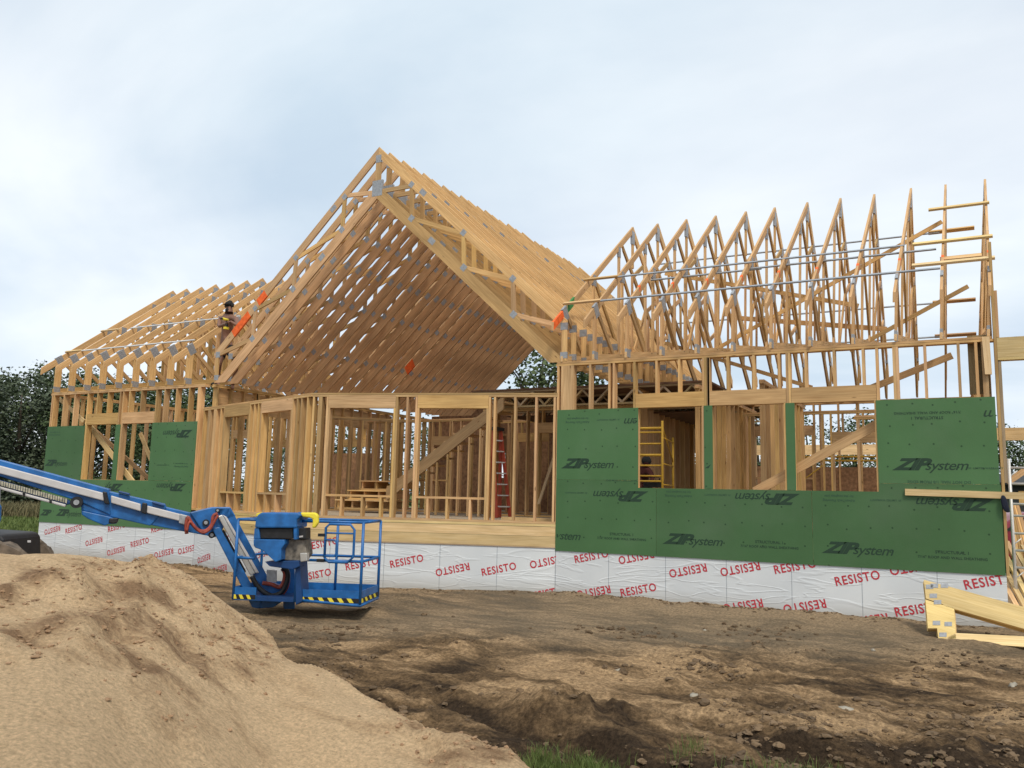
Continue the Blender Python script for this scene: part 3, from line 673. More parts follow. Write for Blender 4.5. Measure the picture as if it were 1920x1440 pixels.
# long diagonal braces through the right wing roof
bar('brace', (1.7, 3.1, 3.75), (6.15, 3.1, 6.0), .07, .036); bar('brace', (4.55, 2.9, 3.7), (6.5, 2.6, 4.65), .07, .036)
bar('brace', (.6, 4.35, 5.95), (4.6, 4.35, 4.85), .085, .036); bar('brace', (1.9, 5.2, 5.0), (5.05, 5.2, 4.5), .1, .036)
bar('brace', (4.6, .5, 2.5), (6.2, .5, 3.13), .10, .036); bar('brace', (.2, 5.6, 4.6), (3.5, 5.6, 3.4), .085, .036)

# ---- framed walls
def fwall(P0, P1, z0, z1, studs, openings=(), depth=.14, name='framed_wall', top=2, mt='wood', hdr=.235, side=1, base=True, fr=.012):
    """P0->P1 along the outside face; studs: list of (t, width); openings: (t0,t1,zsill,zhead)"""
    P0 = Vector((*P0, 0)); P1 = Vector((*P1, 0)); d = (P1 - P0).normalized(); Ln = (P1 - P0).length
    n = Vector((-d.y, d.x, 0)) * side                  # towards the inside
    def slab(mb, t0, t1, a, b, dp=depth, f=0.0):
        p = [P0 + d * t + n * (fr + f + dp / 2) for t in (t0, t1)]
        pts = [p[0] + Vector((0, 0, a)), p[1] + Vector((0, 0, a)), p[1] + Vector((0, 0, b)), p[0] + Vector((0, 0, b))]
        mb.prism(pts, n, dp, .5, ax=(d if (t1 - t0) > (b - a) else (0, 0, 1)))
    mb = MB(); pt = .038
    for i in range(top): slab(mb, 0 if i == 0 else -.02, Ln if i == 0 else Ln + .02, z1 - pt * (i + 1) + .002, z1 - pt * i - .002, depth - .003 * i)
    if base: slab(mb, 0, Ln, z0, z0 + pt)
    w = part(mb, name, mt)
    zt = z1 - pt * top; zb = z0 + (pt if base else 0)
    def stud(t, wd_, a, b, nm='stud', dp=depth - .002, f=.001, mt_=mt):
        o = MB(); slab(o, t - wd_ / 2, t + wd_ / 2, a, b, dp, f); part(o, nm, mt_, w)
    for s in studs:
        t, wd_ = (s if isinstance(s, tuple) else (s, .038)); a, b = zb, zt
        for (t0, t1, zs, zh) in openings:
            if t0 - .01 < t < t1 + .01:
                if zh + hdr < zt - .03: stud(t, wd_, zh + hdr, zt)
                a = None
                if zs > zb + .1: stud(t, wd_, zb, zs - .038)
                break
        if a is not None: stud(t, wd_, a, b)
    for (t0, t1, zs, zh) in openings:
        stud((t0 + t1) / 2, t1 - t0 + .07, zh, zh + hdr, 'header', depth - .004, -.001)
        for t in (t0 - .019, t1 + .019):
            stud(t, .037, zb, zh - .001, 'trimmer_stud', depth - .003, 0)
        for t in (t0 - .058, t1 + .058): stud(t, .037, zb, zt, 'stud')
        if zs > zb + .1: stud((t0 + t1) / 2, t1 - t0 + .0, zs - .038, zs, 'window_sill', depth - .003, -.0015)
    return w
S16 = lambda a, b, st=.4064: [a + i * st for i in range(int((b - a) / st) + 1)]
# right wing front
fwall((-.02, 0), (6.70, 0), .45, 3.302, [(.02, .038), (.20, .24), .63, .99, 1.07, 1.83, 2.22, 2.62, 2.71, 3.02, 3.43, 3.82, 4.22, 4.63, 5.04, 5.46, 5.50, 5.87, 6.30, (6.52, .038), (6.62, .07)],
      openings=[(1.50, 2.60, 1.10, 2.44), (2.76, 3.88, 1.10, 2.44), (4.03, 5.17, 1.10, 2.44)])
# left wing front
fwall((-14.41, 0), (-8.84, 0), .45, 3.302, [x + 14.41 for x in (-14.37, -14.30, -13.89, -13.46, -12.57, -12.17, -11.38, -10.96, -10.15, -9.75, -9.33)] + [(5.40, .09)],
      openings=[(1.53, 2.63, 1.09, 2.44), (2.86, 3.92, 1.09, 2.44)], hdr=.27)
A_, B_, D_ = (0, 0), (-4.42, -1.42), (-8.84, 0)
LP = math.hypot(4.42, 1.42)
# prow walls (t measured from the outer ends)
def rev(l): return [(LP - t[0], t[1]) if isinstance(t, tuple) else LP - t for t in l]
fwall(B_, A_, .45, 2.75, rev([.05, .38, .76, 1.13, 1.54, 1.96, 2.32, 2.76, 3.2, 3.55, 3.95, (4.45, .08), 4.58]), openings=[(LP - 2.53, LP - 1.28, .88, 2.47), (LP - 4.25, LP - 3.02, .88, 2.47)], base=True)
fwall(D_, B_, .45, 2.75, [.05, (.32, .12), (.62, .14), .9, 1.45, 1.8, 2.43, 2.60, 3.1, 3.5, (4.15, .05), 4.3, 4.52], openings=[(1.12, 2.2, .88, 2.47), (2.78, 3.92, .88, 2.47)])
# rear and side walls
fwall((6.69, .17), (6.69, 7.4), .45, 3.302, S16(.2, 7.1, .61), side=1)
fwall((6.7, 7.55), (-.1, 7.55), .45, 3.302, S16(.05, 6.8), openings=[(.8, 2.4, .45 + .04, 2.45), (3.5, 4.8, 1.5, 2.5)], side=1)
fwall((-14.41, 7.0), (-14.41, .17), .45, 3.302, S16(.05, 6.7), openings=[(2.2, 3.6, 1.3, 2.45)], side=1)
fwall((-8.9, 7.15), (-14.4, 7.15), .45, 3.302, S16(.05, 5.4), openings=[(.5, 1.7, .9, 2.3), (3.2, 4.8, .9, 2.3)], side=1)
fwall((-8.62, .17), (-8.62, 11.0), .45, 3.302, S16(.05, 10.8) + [(1.3, .12), (3.9, .12)], side=1)
fwall((.14, 11.0), (.14, 3.2), .45, 3.302, S16(.05, 7.7), openings=[(2.0, 3.2, .49, 2.5)], side=1)
fwall((.1, 11.0), (-8.6, 11.0), .45, 2.95, S16(.05, 8.6), openings=[(2.6, 3.8, 1.5, 2.3), (5.6, 6.4, .49, 2.3)], side=1)
# partitions
fwall((1.95, 2.2), (1.95, 7.4), .45, 3.1, S16(.05, 5.1, .4064), depth=.089)
fwall((3.35, 1.2), (3.35, 5.6), .45, 3.0, S16(.05, 4.3, .4064), depth=.089)
fwall((2.0, 5.7), (5.6, 5.7), .45, 2.9, S16(.05, 3.5), openings=[(1.9, 2.8, .49, 2.2)], depth=.09)
fwall((4.6, 2.8), (6.5, 2.8), .45, 2.5, S16(.05, 1.8, .38), depth=.09)
fwall((-8.3, 3.1), (-6.3, 4.9), .45, 2.85, S16(.05, 2.6, .30), depth=.09)
fwall((-3.6, 4.2), (-.1, 4.2), .45, 3.0, S16(.05, 3.4), openings=[(1.2, 2.1, .49, 2.4)], depth=.14)
fwall((-8.2, 5.2), (-4.2, 5.2), .45, 2.9, S16(.05, 3.9, .33), openings=[(2.2, 2.7, 1.3, 2.2)], depth=.09)
fwall((-5.6, 7.0), (-.6, 7.0), .45, 3.0, S16(.05, 4.9), depth=.09, openings=[(1.2, 2.1, .49, 2.4)])
fwall((-12.0, 3.2), (-9.0, 3.2), .45, 3.0, S16(.05, 2.9), depth=.09, openings=[(.8, 1.7, .49, 2.3)])
# floor decks, rim boards
mb = MB(); mb.box((-14.35, .16, .40), (6.62, 10.98, .447)); part(mb, 'floor_deck', 'deck')
mb = MB(); mb.prism([(-8.7, .159, .424), (-4.42, -1.26, .424), (-.1, .159, .424)], (0, 0, 1), .045); part(mb, 'floor_deck', 'deck')
def rimb(P0, P1, side=1):
    P0 = Vector((*P0, 0)); P1 = Vector((*P1, 0)); d = (P1 - P0).normalized(); n = Vector((-d.y, d.x, 0)) * side
    for a, b, f in ((.405, .447, .004), (.236, .400, .010), (.06, .232, .012), (.04, .057, .0)):
        mb = MB(); z = (a + b) / 2; p, q = P0 + n * (f + .02), P1 + n * (f + .02)
        mb.prism([p + Vector((0, 0, a)), q + Vector((0, 0, a)), q + Vector((0, 0, b)), p + Vector((0, 0, b))], n, .038, .5, ax=d); part(mb, 'rim_board', 'fresh' if f else 'old')
rimb(B_, A_); rimb(D_, B_)
# upper floor deck and its open web trusses
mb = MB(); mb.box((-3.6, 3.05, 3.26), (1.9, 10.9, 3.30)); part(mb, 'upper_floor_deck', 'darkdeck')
mb = MB(); mb.box((-3.6, 3.05, 2.86), (1.9, 10.9, 2.87)); 
for i in range(6):
    y = 3.08 + i * 1.2; mb = MB()
    for z in (3.24, 2.90): mb.box((-3.6, y, z - .019), (1.9, y + .089, z + .019))
    for j in range(9):
        x = -3.55 + j * .6; mb.board((x, y + .045, 2.92), (x + .3, y + .045, 3.22), .038, .08, YN); mb.board((x + .3, y + .045, 3.22), (x + .6, y + .045, 2.92), .037, .078, YN)
    part(mb, 'floor_truss', 'old')
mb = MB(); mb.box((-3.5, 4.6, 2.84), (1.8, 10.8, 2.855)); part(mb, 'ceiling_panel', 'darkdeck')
# OSB bracing boards inside
for lo, hi in (((.3, 10.6, .46), (-.0 + 1.7, 10.63, 1.9)), ((2.2, 7.42, .46), (6.5, 7.45, 1.75)), ((-3.4, 10.7, .46), (-.2, 10.73, 1.95)), ((-8.4, 10.7, .46), (-5.3, 10.73, 1.5)),
               ((-11.4, 6.9, .46), (-9.1, 6.93, 2.1)), ((-9.05 + .33, .3, 2.72), (-8.70, 7.0, 3.20)), ((-3.4, 6.85, .46), (-.4, 6.88, 2.9)),
               ((-8.4, 8.7, .46), (-6.0, 8.73, 3.35)), ((-5.8, 8.9, .46), (-3.5, 8.93, 3.5)), ((-2.9, 8.8, .46), (-.2, 8.83, 2.8)), ((-8.3, 10.9, 2.3), (-.1, 10.93, 4.1)), ((-6.2, 5.6, .46), (-4.6, 5.63, 2.9))):
    mb = MB(); mb.box(lo, hi); part(mb, 'interior_panel', 'osb' if lo[0] > -8.5 or hi[0] < -9 else 'wood')
# beams beyond the right corner
mb = MB(); mb.box((6.76, .0, 2.99), (12.5, .09, 3.27)); part(mb, 'beam', 'fresh')
mb = MB(); mb.box((6.76, .0, 2.95), (12.5, .14, 2.988)); part(mb, 'beam_plate', 'fresh')
mb = MB(); mb.box((6.9, 7.6, 2.35), (16.5, 7.7, 2.62)); part(mb, 'beam', 'fresh')
mb = MB(); mb.box((.4, 13.2, 2.35), (6.5, 13.3, 2.65)); part(mb, 'beam', 'fresh')
for x in (.5, 6.4): mb = MB(); mb.box((x, 13.2, -.7), (x + .14, 13.3, 2.35)); part(mb, 'post', 'wood')
# corner boards of the tall right end wall
mb = MB(); mb.box((6.722, .0, .0), (6.758, .14, 4.66)); part(mb, 'corner_board')
mb = MB(); mb.box((6.76, .012, 1.25), (6.80, .15, 2.94)); part(mb, 'corner_board', 'old'); mb = MB(); mb.box((6.76, .014, 3.28), (6.795, .15, 3.95)); part(mb, 'corner_board')
mb = MB(); mb.prism([(6.70, .20, 3.3), (6.70, .20, 4.3), (6.70, .33, 4.4), (6.70, .33, 3.3)], XN, .03); part(mb, 'corner_board')
a, b = ony(1850, 634, -.03), ony(1868, 702, -.03)
mb = MB(); mb.prism([ony(1841, 632, -.03), ony(1855, 631, -.03), ony(1860, 702, -.03), ony(1847, 702, -.03)], YN, .036); part(mb, 'scab_board', 'fresh')
mb = MB(); mb.box((6.40, .16, 2.5), (6.66, .20, 3.35)); part(mb, 'corner_board', 'old')
bar('window_brace', ony(1415, 922, .2), ony(1650, 793, .2), .14, .038)
bar('brace', ony(162, 790, .3), ony(250, 905, .3), .13, .038, mt='fresh'); bar('brace', ony(165, 795, 1.2), ony(282, 900, 1.2), .10, .038); bar('brace', ony(263, 812, .6), ony(283, 862, .6), .1, .038, mt='fresh')
bar('brace', ony(105, 742, .3), ony(158, 790, .3), .09, .038, mt='fresh')
bar('brace', ony(1038, 860, .8), ony(1010, 945, .8), .05, .036, mt='old')
# stair: carriage, landing, treads and a raking wall
def stair():
    mb = MB(); n = Vector((0, 1, 0))
    a, b = ony(725, 915, 2.6), ony(945, 742, 2.6); a2 = a.copy(); d = (b - a).normalized()
    mb.prism([a, b, b + Vector((0, 0, -.30)), a + Vector((0, 0, -.30))], n, .04, ax=d)
    st = part(mb, 'stair')
    for i in range(1, 11):
        t = i / 11.0; p = a.lerp(b, t); o = MB(); o.box((p.x - .02, 2.56, .46), (p.x + .02, 2.60, p.z - .34)); part(o, 'stud', 'wood', st)
    for i in range(12):
        t = (i + .5) / 12.0; p = a.lerp(b, t); o = MB(); o.box((p.x - .15, 2.63, p.z - .07), (p.x + .13, 3.5, p.z - .03)); part(o, 'stair_tread', 'wood', st)
    x0 = a.x - 1.45
    for z in (.72, .95, 1.18):
        o = MB(); o.box((x0 + (z - .72) * .9, 2.5 + (z - .7) * .8, z), (a.x + .1, 3.5, z + .03)); part(o, 'stair_tread', 'wood', st)
        o = MB(); o.box((x0 + (z - .72) * .9 + .02, 2.55 + (z - .7) * .8, z - .2), (a.x + .08, 2.59 + (z - .7) * .8, z - .16)); part(o, 'riser_block', 'wood', st)
        for k in range(4): 
            o = MB(); xx = x0 + (z - .72) * .9 + .04 + k * .42; o.box((xx, 2.56 + (z - .7) * .8, z - .158), (xx + .04, 3.4, z - .001)); part(o, 'riser_block', 'wood', st)
stair()

# ---- sheathing panels with their print
def sheath(x0, x1, z0, z1, cut=None):
    g = .0006; mb = MB()
    pts = [(x0 + g, z0 + g), (x1 - g, z0 + g), (x1 - g, z1 - g), (x0 + g, z1 - g)]
    if cut: pts = cut
    mb.prism([(x, .0055, z) for x, z in pts], YN, .011, tint=(1, 1, 1)); return part(mb, 'sheathing_panel', 'zip')
P = {}
P['b1'] = sheath(0, 1.81, 0, 1.22, [(0, 0), (1.808, 0), (1.808, 1.10), (1.497, 1.10), (1.497, 1.2205), (0, 1.2205)])
P['b2'] = sheath(1.812, 4.238, 0, 1.10); P['b3'] = sheath(4.24, 6.71, 0, 1.22, [(4.242, 0), (6.71, 0), (6.71, 1.2205), (5.175, 1.2205), (5.175, 1.10), (4.242, 1.10)])
P['t1'] = sheath(0, 1.497, 1.222, 2.44); P['s1'] = sheath(2.61, 2.75, 1.103, 2.44); P['s2'] = sheath(3.885, 4.02, 1.103, 2.44); P['t2'] = sheath(5.175, 6.70, 1.222, 2.44)
P['lb1'] = sheath(-14.42, -11.99, 0, 1.085); P['lb2'] = sheath(-11.99, -8.99, 0, 1.085)
P['lt1'] = sheath(-14.42, -12.94, 1.088, 2.42); P['ls'] = sheath(-11.78, -11.61, 1.088, 2.42); P['lt2'] = sheath(-10.48, -8.99, 1.088, 2.44)
mb = MB(); mb.prism([(6.722, .014, 0), (6.722, 1.5, 0), (6.722, 1.5, 1.2), (6.722, .014, 1.2)], XN, .011, tint=(1, 1, 1)); part(mb, 'sheathing_panel', 'zip')

_tc = {}
def textmesh(s, shear=0, off=0.0, sp=1.0):
    k = (s, shear, off, sp)
    if k in _tc: return _tc[k]
    c = bpy.data.curves.new('t', 'FONT'); c.body = s; c.shear = shear; c.offset = off; c.space_character = sp; c.size = 1.0; c.resolution_u = 3
    o = bpy.data.objects.new('t', c); COL.objects.link(o); bpy.context.view_layer.update()
    me = bpy.data.meshes.new_from_object(o.evaluated_get(bpy.context.evaluated_depsgraph_get()))
    bpy.data.objects.remove(o)
    xs = [v.co.x for v in me.vertices]; ys = [v.co.y for v in me.vertices]
    x0, y0, w, h = min(xs), min(ys), max(xs) - min(xs), max(ys) - min(ys)
    _tc[k] = (me, x0, y0, w, h); return _tc[k]
def printed(items, c, u, nrm, width, parent, mt, rot=0.0, name='printed_lettering', clip=None, depth=.0016):
    """items: (string, shear, bold, xoff, yoff, scale) laid out in text units; one mesh, centred on c, total width in metres"""
    vs = []; fs = []; 
    for (s, sh, off, sp, xo, yo, scl, sy) in items:
        me, x0, y0, w, h = textmesh(s, sh, off, sp); o = len(vs)
        vs += [((v.co.x - x0) * scl + xo, (v.co.y - y0) * scl * sy + yo) for v in me.vertices]
        fs += [[i + o for i in p.vertices] for p in me.polygons]
    mnx, mxx_, mny, mxy = min(v[0] for v in vs), max(v[0] for v in vs), min(v[1] for v in vs), max(v[1] for v in vs)
    k = width / (mxx_ - mnx); cx, cy = (mnx + mxx_) / 2, (mny + mxy) / 2
    u = Vector(u).normalized(); nrm = Vector(nrm).normalized(); z = Vector((0, 0, 1)); ca, sa = math.cos(rot), math.sin(rot); out = []
    c = Vector(c)
    for x, y in vs:
        x, y = (x - cx) * k, (y - cy) * k; x, y = x * ca - y * sa, x * sa + y * ca
        out.append(c + u * x + z * y + nrm * depth)
    if clip:
        keep = [f for f in fs if all(clip(out[i]) for i in f)]
        out = [p for p in out]; fs = keep
    if not fs: return
    me = bpy.data.meshes.new(name); me.from_pydata([tuple(p) for p in out], [], fs); me.materials.append(M[mt])
    return link(name, me, parent)
_zw = textmesh('ZIP', .45, .05, .95)[3]
LOGO = [('ZIP', .45, .05, .95, 0, .14, 1.40, .74), ('system', .35, .008, .92, _zw * 1.40 * .82, -.04, .98, .92)]
NF = (0, -1, 0)
def logo(px, py, key, inv=False, w=.98, clip=None):
    c = ony(px, py); printed(LOGO, (c.x, 0, c.z), (1, 0, 0), NF, w, P[key], 'ink', math.pi if inv else 0, clip=clip)
def small(lines, px, py, key, inv=False, w=.6, mt='ink', sp=1.05, bold=.024):
    c = ony(px, py); it = []
    tot = None
    for i, s in enumerate(lines):
        me, x0, y0, ww, h = textmesh(s, 0, bold, sp); sc_ = 1.0 if i == 0 else .82
        if tot is None: tot = ww
        if len(lines) > 1 and i == 0: sc_ = .95
        it.append((s, 0, bold, sp, -ww * sc_ / 2, -i * 1.15, sc_, 1))
    printed(it, (c.x, 0, c.z), (1, 0, 0), NF, w, P[key], mt, math.pi if inv else 0)
inr = lambda a, b, c, d: (lambda p: a < p.x < b and c < p.z < d)
logo(1743, 873, 't2'); logo(1790, 943, 'b3', True); logo(1438, 933, 'b2', True, clip=inr(1.81, 4.24, 0, 1.1)); logo(1163, 928, 'b1', True, clip=inr(0, 1.8, 0, 1.2)); logo(1101, 871, 't1')
logo(1298, 1014, 'b2'); logo(1607, 1031, 'b3'); logo(1040, 1004, 'b1', clip=inr(.02, 1.8, 0, 1.2))
logo(1222, 790, 't1', True, clip=inr(.0, 1.49, 1.3, 2.4)); logo(1921, 776, 't2', True, clip=inr(5.2, 6.69, 1.3, 2.43)); logo(1290, 788, 's1', True, clip=inr(2.615, 2.745, 1.2, 2.4)); logo(1345, 870, 's1', clip=inr(2.615, 2.745, 1.2, 2.4)); logo(1520, 872, 's2', clip=inr(3.89, 4.015, 1.2, 2.4))
for px, py, k in ((1165, 1006, 'b1'), (1442, 1021, 'b2'), (1785, 1041, 'b3')): small(['STRUCTURAL 1', '7/16" ROOF AND WALL SHEATHING'], px, py, k, w=.86)
small(['STRUCTURAL 1', '7/16" ROOF AND WALL SHEATHING'], 1738, 779, 't2', True, w=.86)
for px, py, k in ((1083, 788, 't1'), (1573, 934, 'b3'), (1272, 926, 'b2')): small(['AdvanTech Flooring', 'for the toughest jobs'], px, py, k, True, w=.45, mt='ink2')
for px, py, k, iv in ((1140, 787, 't1', True), (1660, 938, 'b3', True), (1345, 928, 'b2', True), (1080, 924, 'b1', True), (1848, 878, 't2', False)): small(['30  LIMITED WARRANTY'], px, py, k, iv, w=.42, mt='ink2')
for px, py, k in ((1165, 901, 't1'), (1760, 904, 't2')): small(['DO NOT NAIL 1/8 FROM EDGE'], px, py, k, True, w=.55 if k == 't1' else .8, mt='ink2')
logo(105, 869, 'lt1', w=.9, clip=inr(-14.4, -12.95, 1.1, 2.4)); logo(333, 812, 'lt2', True); logo(321, 912, 'lb2', True); logo(128, 963, 'lb1'); logo(205, 912, 'lb2', True, clip=inr(-11.98, -9, 0, 1.08))
c = ony(86, 961); printed([LOGO[0]], (c.x, 0, c.z), (1, 0, 0), NF, .46, P['lb1'], 'ink')
small(['AdvanTech Flooring', 'for the toughest jobs'], 103, 813, 'lt1', True, w=.45, mt='ink2'); small(['AdvanTech Flooring', 'for the toughest jobs'], 340, 872, 'lt2', True, w=.45, mt='ink2'); small(['30  LIMITED WARRANTY'], 305, 872, 'lt2', True, w=.42, mt='ink2')

# ---- foundation, wrapped in membrane
def found(P0, P1, ztop):
    P0 = Vector((*P0, 0)); P1 = Vector((*P1, 0)); d = (P1 - P0).normalized(); n = Vector((-d.y, d.x, 0)); L_ = (P1 - P0).length
    mb = MB(); nx = max(2, int(L_ / .12)); nz = 12; zb = -1.45; V = []; F = []
    for j in range(nz + 1):
        for i in range(nx + 1):
            t = L_ * i / nx; z = zb + (ztop - zb) * j / nz; p = P0 + d * t
            V.append(tuple(p + n * .016 + Vector((0, 0, z))))
    for j in range(nz):
        for i in range(nx): a = j * (nx + 1) + i; F.append([a, a + 1, a + nx + 2, a + nx + 1])
    mb.poly(V, F, None, (1, 1, 1))
    b = P0 + n * .2, P1 + n * .2
    mb.prism([P0 + n * .12 + Vector((0, 0, zb)), P1 + n * .12 + Vector((0, 0, zb)), P1 + n * .12 + Vector((0, 0, ztop - .002)), P0 + n * .12 + Vector((0, 0, ztop - .002))], n, .2, .5, tint=(1, 1, 1))
    return part(mb, 'foundation_wall', 'wrap')
FR = found((0, 0), (6.72, 0), .03); FL = found((-14.42, 0), (-8.84, 0), .03); FPR = found(B_, A_, .036); FPL = found(D_, B_, .036)
mb = MB(); mb.box((6.5, .03, -1.4), (6.716, 7.6, .0)); part(mb, 'foundation_wall', 'wrap'); mb = MB(); mb.box((-14.42, .03, -1.4), (-14.2, 7.1, .0)); part(mb, 'foundation_wall', 'wrap')
RES = [('RESISTO', 0.0, .018, 1.12, 0, 0, 1.0, 1.15)]
def resisto(px, py, inv, which):
    if which == 'R': c = ony(px, py); u = (1, 0, 0); n = NF; o = FR; c = Vector((c.x, .0135, c.z))
    elif which == 'L': c = ony(px, py); u = (1, 0, 0); n = NF; o = FL; c = Vector((c.x, .0135, c.z))
    else:
        P0, P1, o = (B_, A_, FPR) if which == 'PR' else (D_, B_, FPL)
        d = (Vector((*P1, 0)) - Vector((*P0, 0))).normalized(); nn = Vector((-d.y, d.x, 0)); c = onp(px, py, (*P0, 0), nn) + nn * .0135; u = d; n = -nn
    printed(RES, c, u, n, .62, o, 'red', rad(13) + (math.pi if inv else 0), depth=.001, clip=(lambda p: p.x < 6.71) if which == 'R' else None)
for px, py, iv in ((1108, 1043, 0), (1192, 1045, 1), (1289, 1070, 1), (1387, 1067, 1), (1490, 1062, 0), (1607, 1084, 0), (1712, 1064, 1), (1855, 1090, 0), (1112, 1110, 1), (1196, 1106, 0), (1392, 1136, 1), (1508, 1137, 1), (1622, 1164, 1), (1722, 1142, 0)): resisto(px, py, iv, 'R')
for px, py, iv in ((1026, 1053, 1), (935, 1067, 0), (848, 1068, 1), (762, 1052, 0), (678, 1057, 0), (604, 1019, 0), (1022, 1113, 0), (590, 1078, 0)): resisto(px, py, iv, 'PR')
for px, py, iv in ((411, 1067, 1), (425, 1010, 0), (486, 1040, 1), (540, 1030, 1), (381, 1047, 1)): resisto(px, py, iv, 'PL')
for px, py, iv in ((97, 994, 1), (137, 992, 0), (218, 988, 0), (300, 989, 0), (175, 1015, 1), (216, 1033, 1), (261, 1017, 0), (306, 1037, 1), (351, 1030, 1)): resisto(px, py, iv, 'L')
#--MORE--
# ------------------------------------------------------------------ boom lift
LIFT = thing('boom_lift', 'blue boom lift with long telescopic arm lowering its basket to the mud before the house', 'boom lift', tuple(W(-10, 1100, 11.2)))
LIFT.location = (0, 0, 0)
Pa, Pb = W(-60, 890, 10.6), W(400, 970, 11.6)
bd = Vector((Pb.x - Pa.x, Pb.y - Pa.y, 0)).normalized(); bn = Vector((bd.y, -bd.x, 0))      # towards the camera
def BP(px, py, off=0.0, d=None):
    return onp(px, py, Pa + bn * off, bn)
def lp(name, pts, th, off, mt, parent=None, bev=.012):
    """outline in the boom plane, shifted off towards the camera, th thick away from it"""
    mb = MB(); q = [BP(*p, off) for p in pts]; mb.prism(q, bn, th, 1.0, tint=(1, 1, 1))
    o = mb.build(name, mt, parent or LIFT)
    if bev:
        bv = o.modifiers.new('bevel', 'BEVEL'); bv.width = bev; bv.segments = 2; bv.limit_method = 'ANGLE'
    return o
lp('boom', [(-90, 841), (0, 862), (205, 917), (207, 966), (150, 941), (0, 893), (-90, 868)], .26, .0, 'blue')
lp('boom_section', [(200, 920), (310, 945), (312, 952), (282, 986), (207, 969), (152, 957), (152, 940)], .22, -.02, 'blue')
lp('boom_section', [(275, 942), (385, 968), (400, 962), (405, 1000), (386, 1004), (347, 997), (280, 984)], .18, -.04, 'blue')
lp('cable_cover', [(-90, 849), (0, 873), (200, 926), (201, 941), (0, 888), (-90, 864)], .05, .052, 'white')
lp('cable_cover', [(208, 929), (264, 945), (264, 959), (208, 943)], .05, .05, 'white'); lp('cable_cover', [(276, 948), (350, 967), (349, 980), (275, 962)], .05, .045, 'white')
lp('cable_bracket', [(337, 963), (356, 968), (352, 986), (335, 981)], .05, .06, 'galv')
lp('collar', [(192, 921), (200, 923), (205, 946), (195, 944)], .10, .075, 'black'); lp('collar', [(267, 942), (276, 944), (274, 964), (264, 961)], .10, .07, 'black')
lp('wear_pad', [(222, 920), (243, 925), (243, 929), (222, 924)], .2, .03, 'dblue'); lp('wear_pad', [(285, 940), (308, 946), (308, 950), (285, 944)], .2, .03, 'dblue')
tk = lp('cable_track', [(-90, 876), (0, 900), (60, 918), (125, 936), (138, 944), (124, 947), (0, 911), (-90, 887)], .10, .04, 'dblue')
for i in range(46):
    t = i / 46.0; px = -85 + 212 * t; py = 883 + t * 57.5
    lp('track_link', [(px, py - 5), (px + 3.3, py - 4), (px + 2.6, py + 4.5), (px - .7, py + 3.5)], .03, .065, 'weedlink', tk, 0)
lp('track_rail', [(-90, 889), (0, 912), (124, 946), (122, 951), (0, 918), (-90, 895)], .1, .06, 'white')
for px, py in ((42, 921), (92, 935)): lp('rail_clip', [(px, py), (px + 5, py + 1.4), (px + 5, py + 9), (px, py + 7.6)], .03, .09, 'black')
lp('boom_bracket', [(152, 957), (207, 969), (222, 975), (218, 982), (203, 983), (196, 986), (165, 973), (153, 965)], .12, .02, 'blue')
lp('boom_bracket', [(205, 972), (222, 971), (220, 980), (212, 982), (203, 980)], .14, .04, 'black')
def disc(name, px, py, r, th, off, mt, parent=None):
    c = BP(px, py, off); mb = MB(); pts = [c + bd * math.cos(a * math.pi / 8) * r + Vector((0, 0, 1)) * math.sin(a * math.pi / 8) * r for a in range(16)]
    mb.prism(pts, bn, th, 1.0, tint=(1, 1, 1)); return mb.build(name, mt, parent or LIFT)
pv = disc('pivot_pin', 143, 942, .075, .12, .10, 'black'); disc('pin_cap', 143, 942, .035, .02, .115, 'galv', pv)
for px, py, r in ((386, 980, .045), (397, 1003, .045), (408, 957, .03)): p = disc('pivot_pin', px, py, r, .3, .03, 'black'); disc('pin_cap', px, py, r * .55, .02, .045, 'galv', p)
# knuckle and jib arms
lp('knuckle', [(356, 961), (398, 951), (432, 951), (442, 968), (425, 975), (412, 1005), (399, 1008), (384, 1003)], .16, .0, 'blue')
lp('jib_arm', [(402, 953), (430, 951), (441, 968), (504, 1085), (497, 1097), (483, 1092)], .14, -.0, 'blue')
lp('jib_cover', [(408, 968), (417, 965), (479, 1075), (470, 1080)], .06, .065, 'silver'); lp('jib_cover', [(417.5, 965), (425, 969), (486, 1074), (479.5, 1075)], .05, .058, 'white')
lp('lower_link', [(397, 990), (412, 988), (491, 1131), (484, 1141), (473, 1139)], .07, .09, 'blue')
lp('jib_cylinder', [(414, 995), (420, 993), (462, 1072), (455, 1077)], .06, .0, 'black')
lp('jib_bracket', [(486, 1090), (512, 1093), (533, 1100), (530, 1128), (512, 1139), (483, 1141), (490, 1118)], .18, .02, 'blue')
lp('mast', [(533, 1052), (553, 1052), (553, 1142), (533, 1142)], .18, .0, 'blue')
def hose(name, pts, r, mt, off=.1):
    P_ = [BP(*p, off + (p[2] if len(p) > 2 else 0)) if False else BP(p[0], p[1], off) for p in pts]
    # smooth the run
    out = []
    for i in range(len(P_) - 1):
        p0 = P_[max(i - 1, 0)]; p1 = P_[i]; p2 = P_[i + 1]; p3 = P_[min(i + 2, len(P_) - 1)]
        for k in range(5):
            t = k / 5; out.append(.5 * ((2 * p1) + (p2 - p0) * t + (2 * p0 - 5 * p1 + 4 * p2 - p3) * t * t + (3 * p1 - p0 - 3 * p2 + p3) * t ** 3))
    out.append(P_[-1]); mb = MB(); mb.tube(out, r, 8); o = mb.build(name, mt, LIFT, True); return o
hose('hose', [(350, 1001), (349, 985), (352, 970), (360, 982), (372, 994), (386, 995), (397, 984), (400, 968), (408, 963)], .024, 'hose', .10)
hose('hose', [(350, 996), (356, 978), (366, 989), (380, 999), (394, 992), (403, 976), (409, 966)], .018, 'hose', .14)
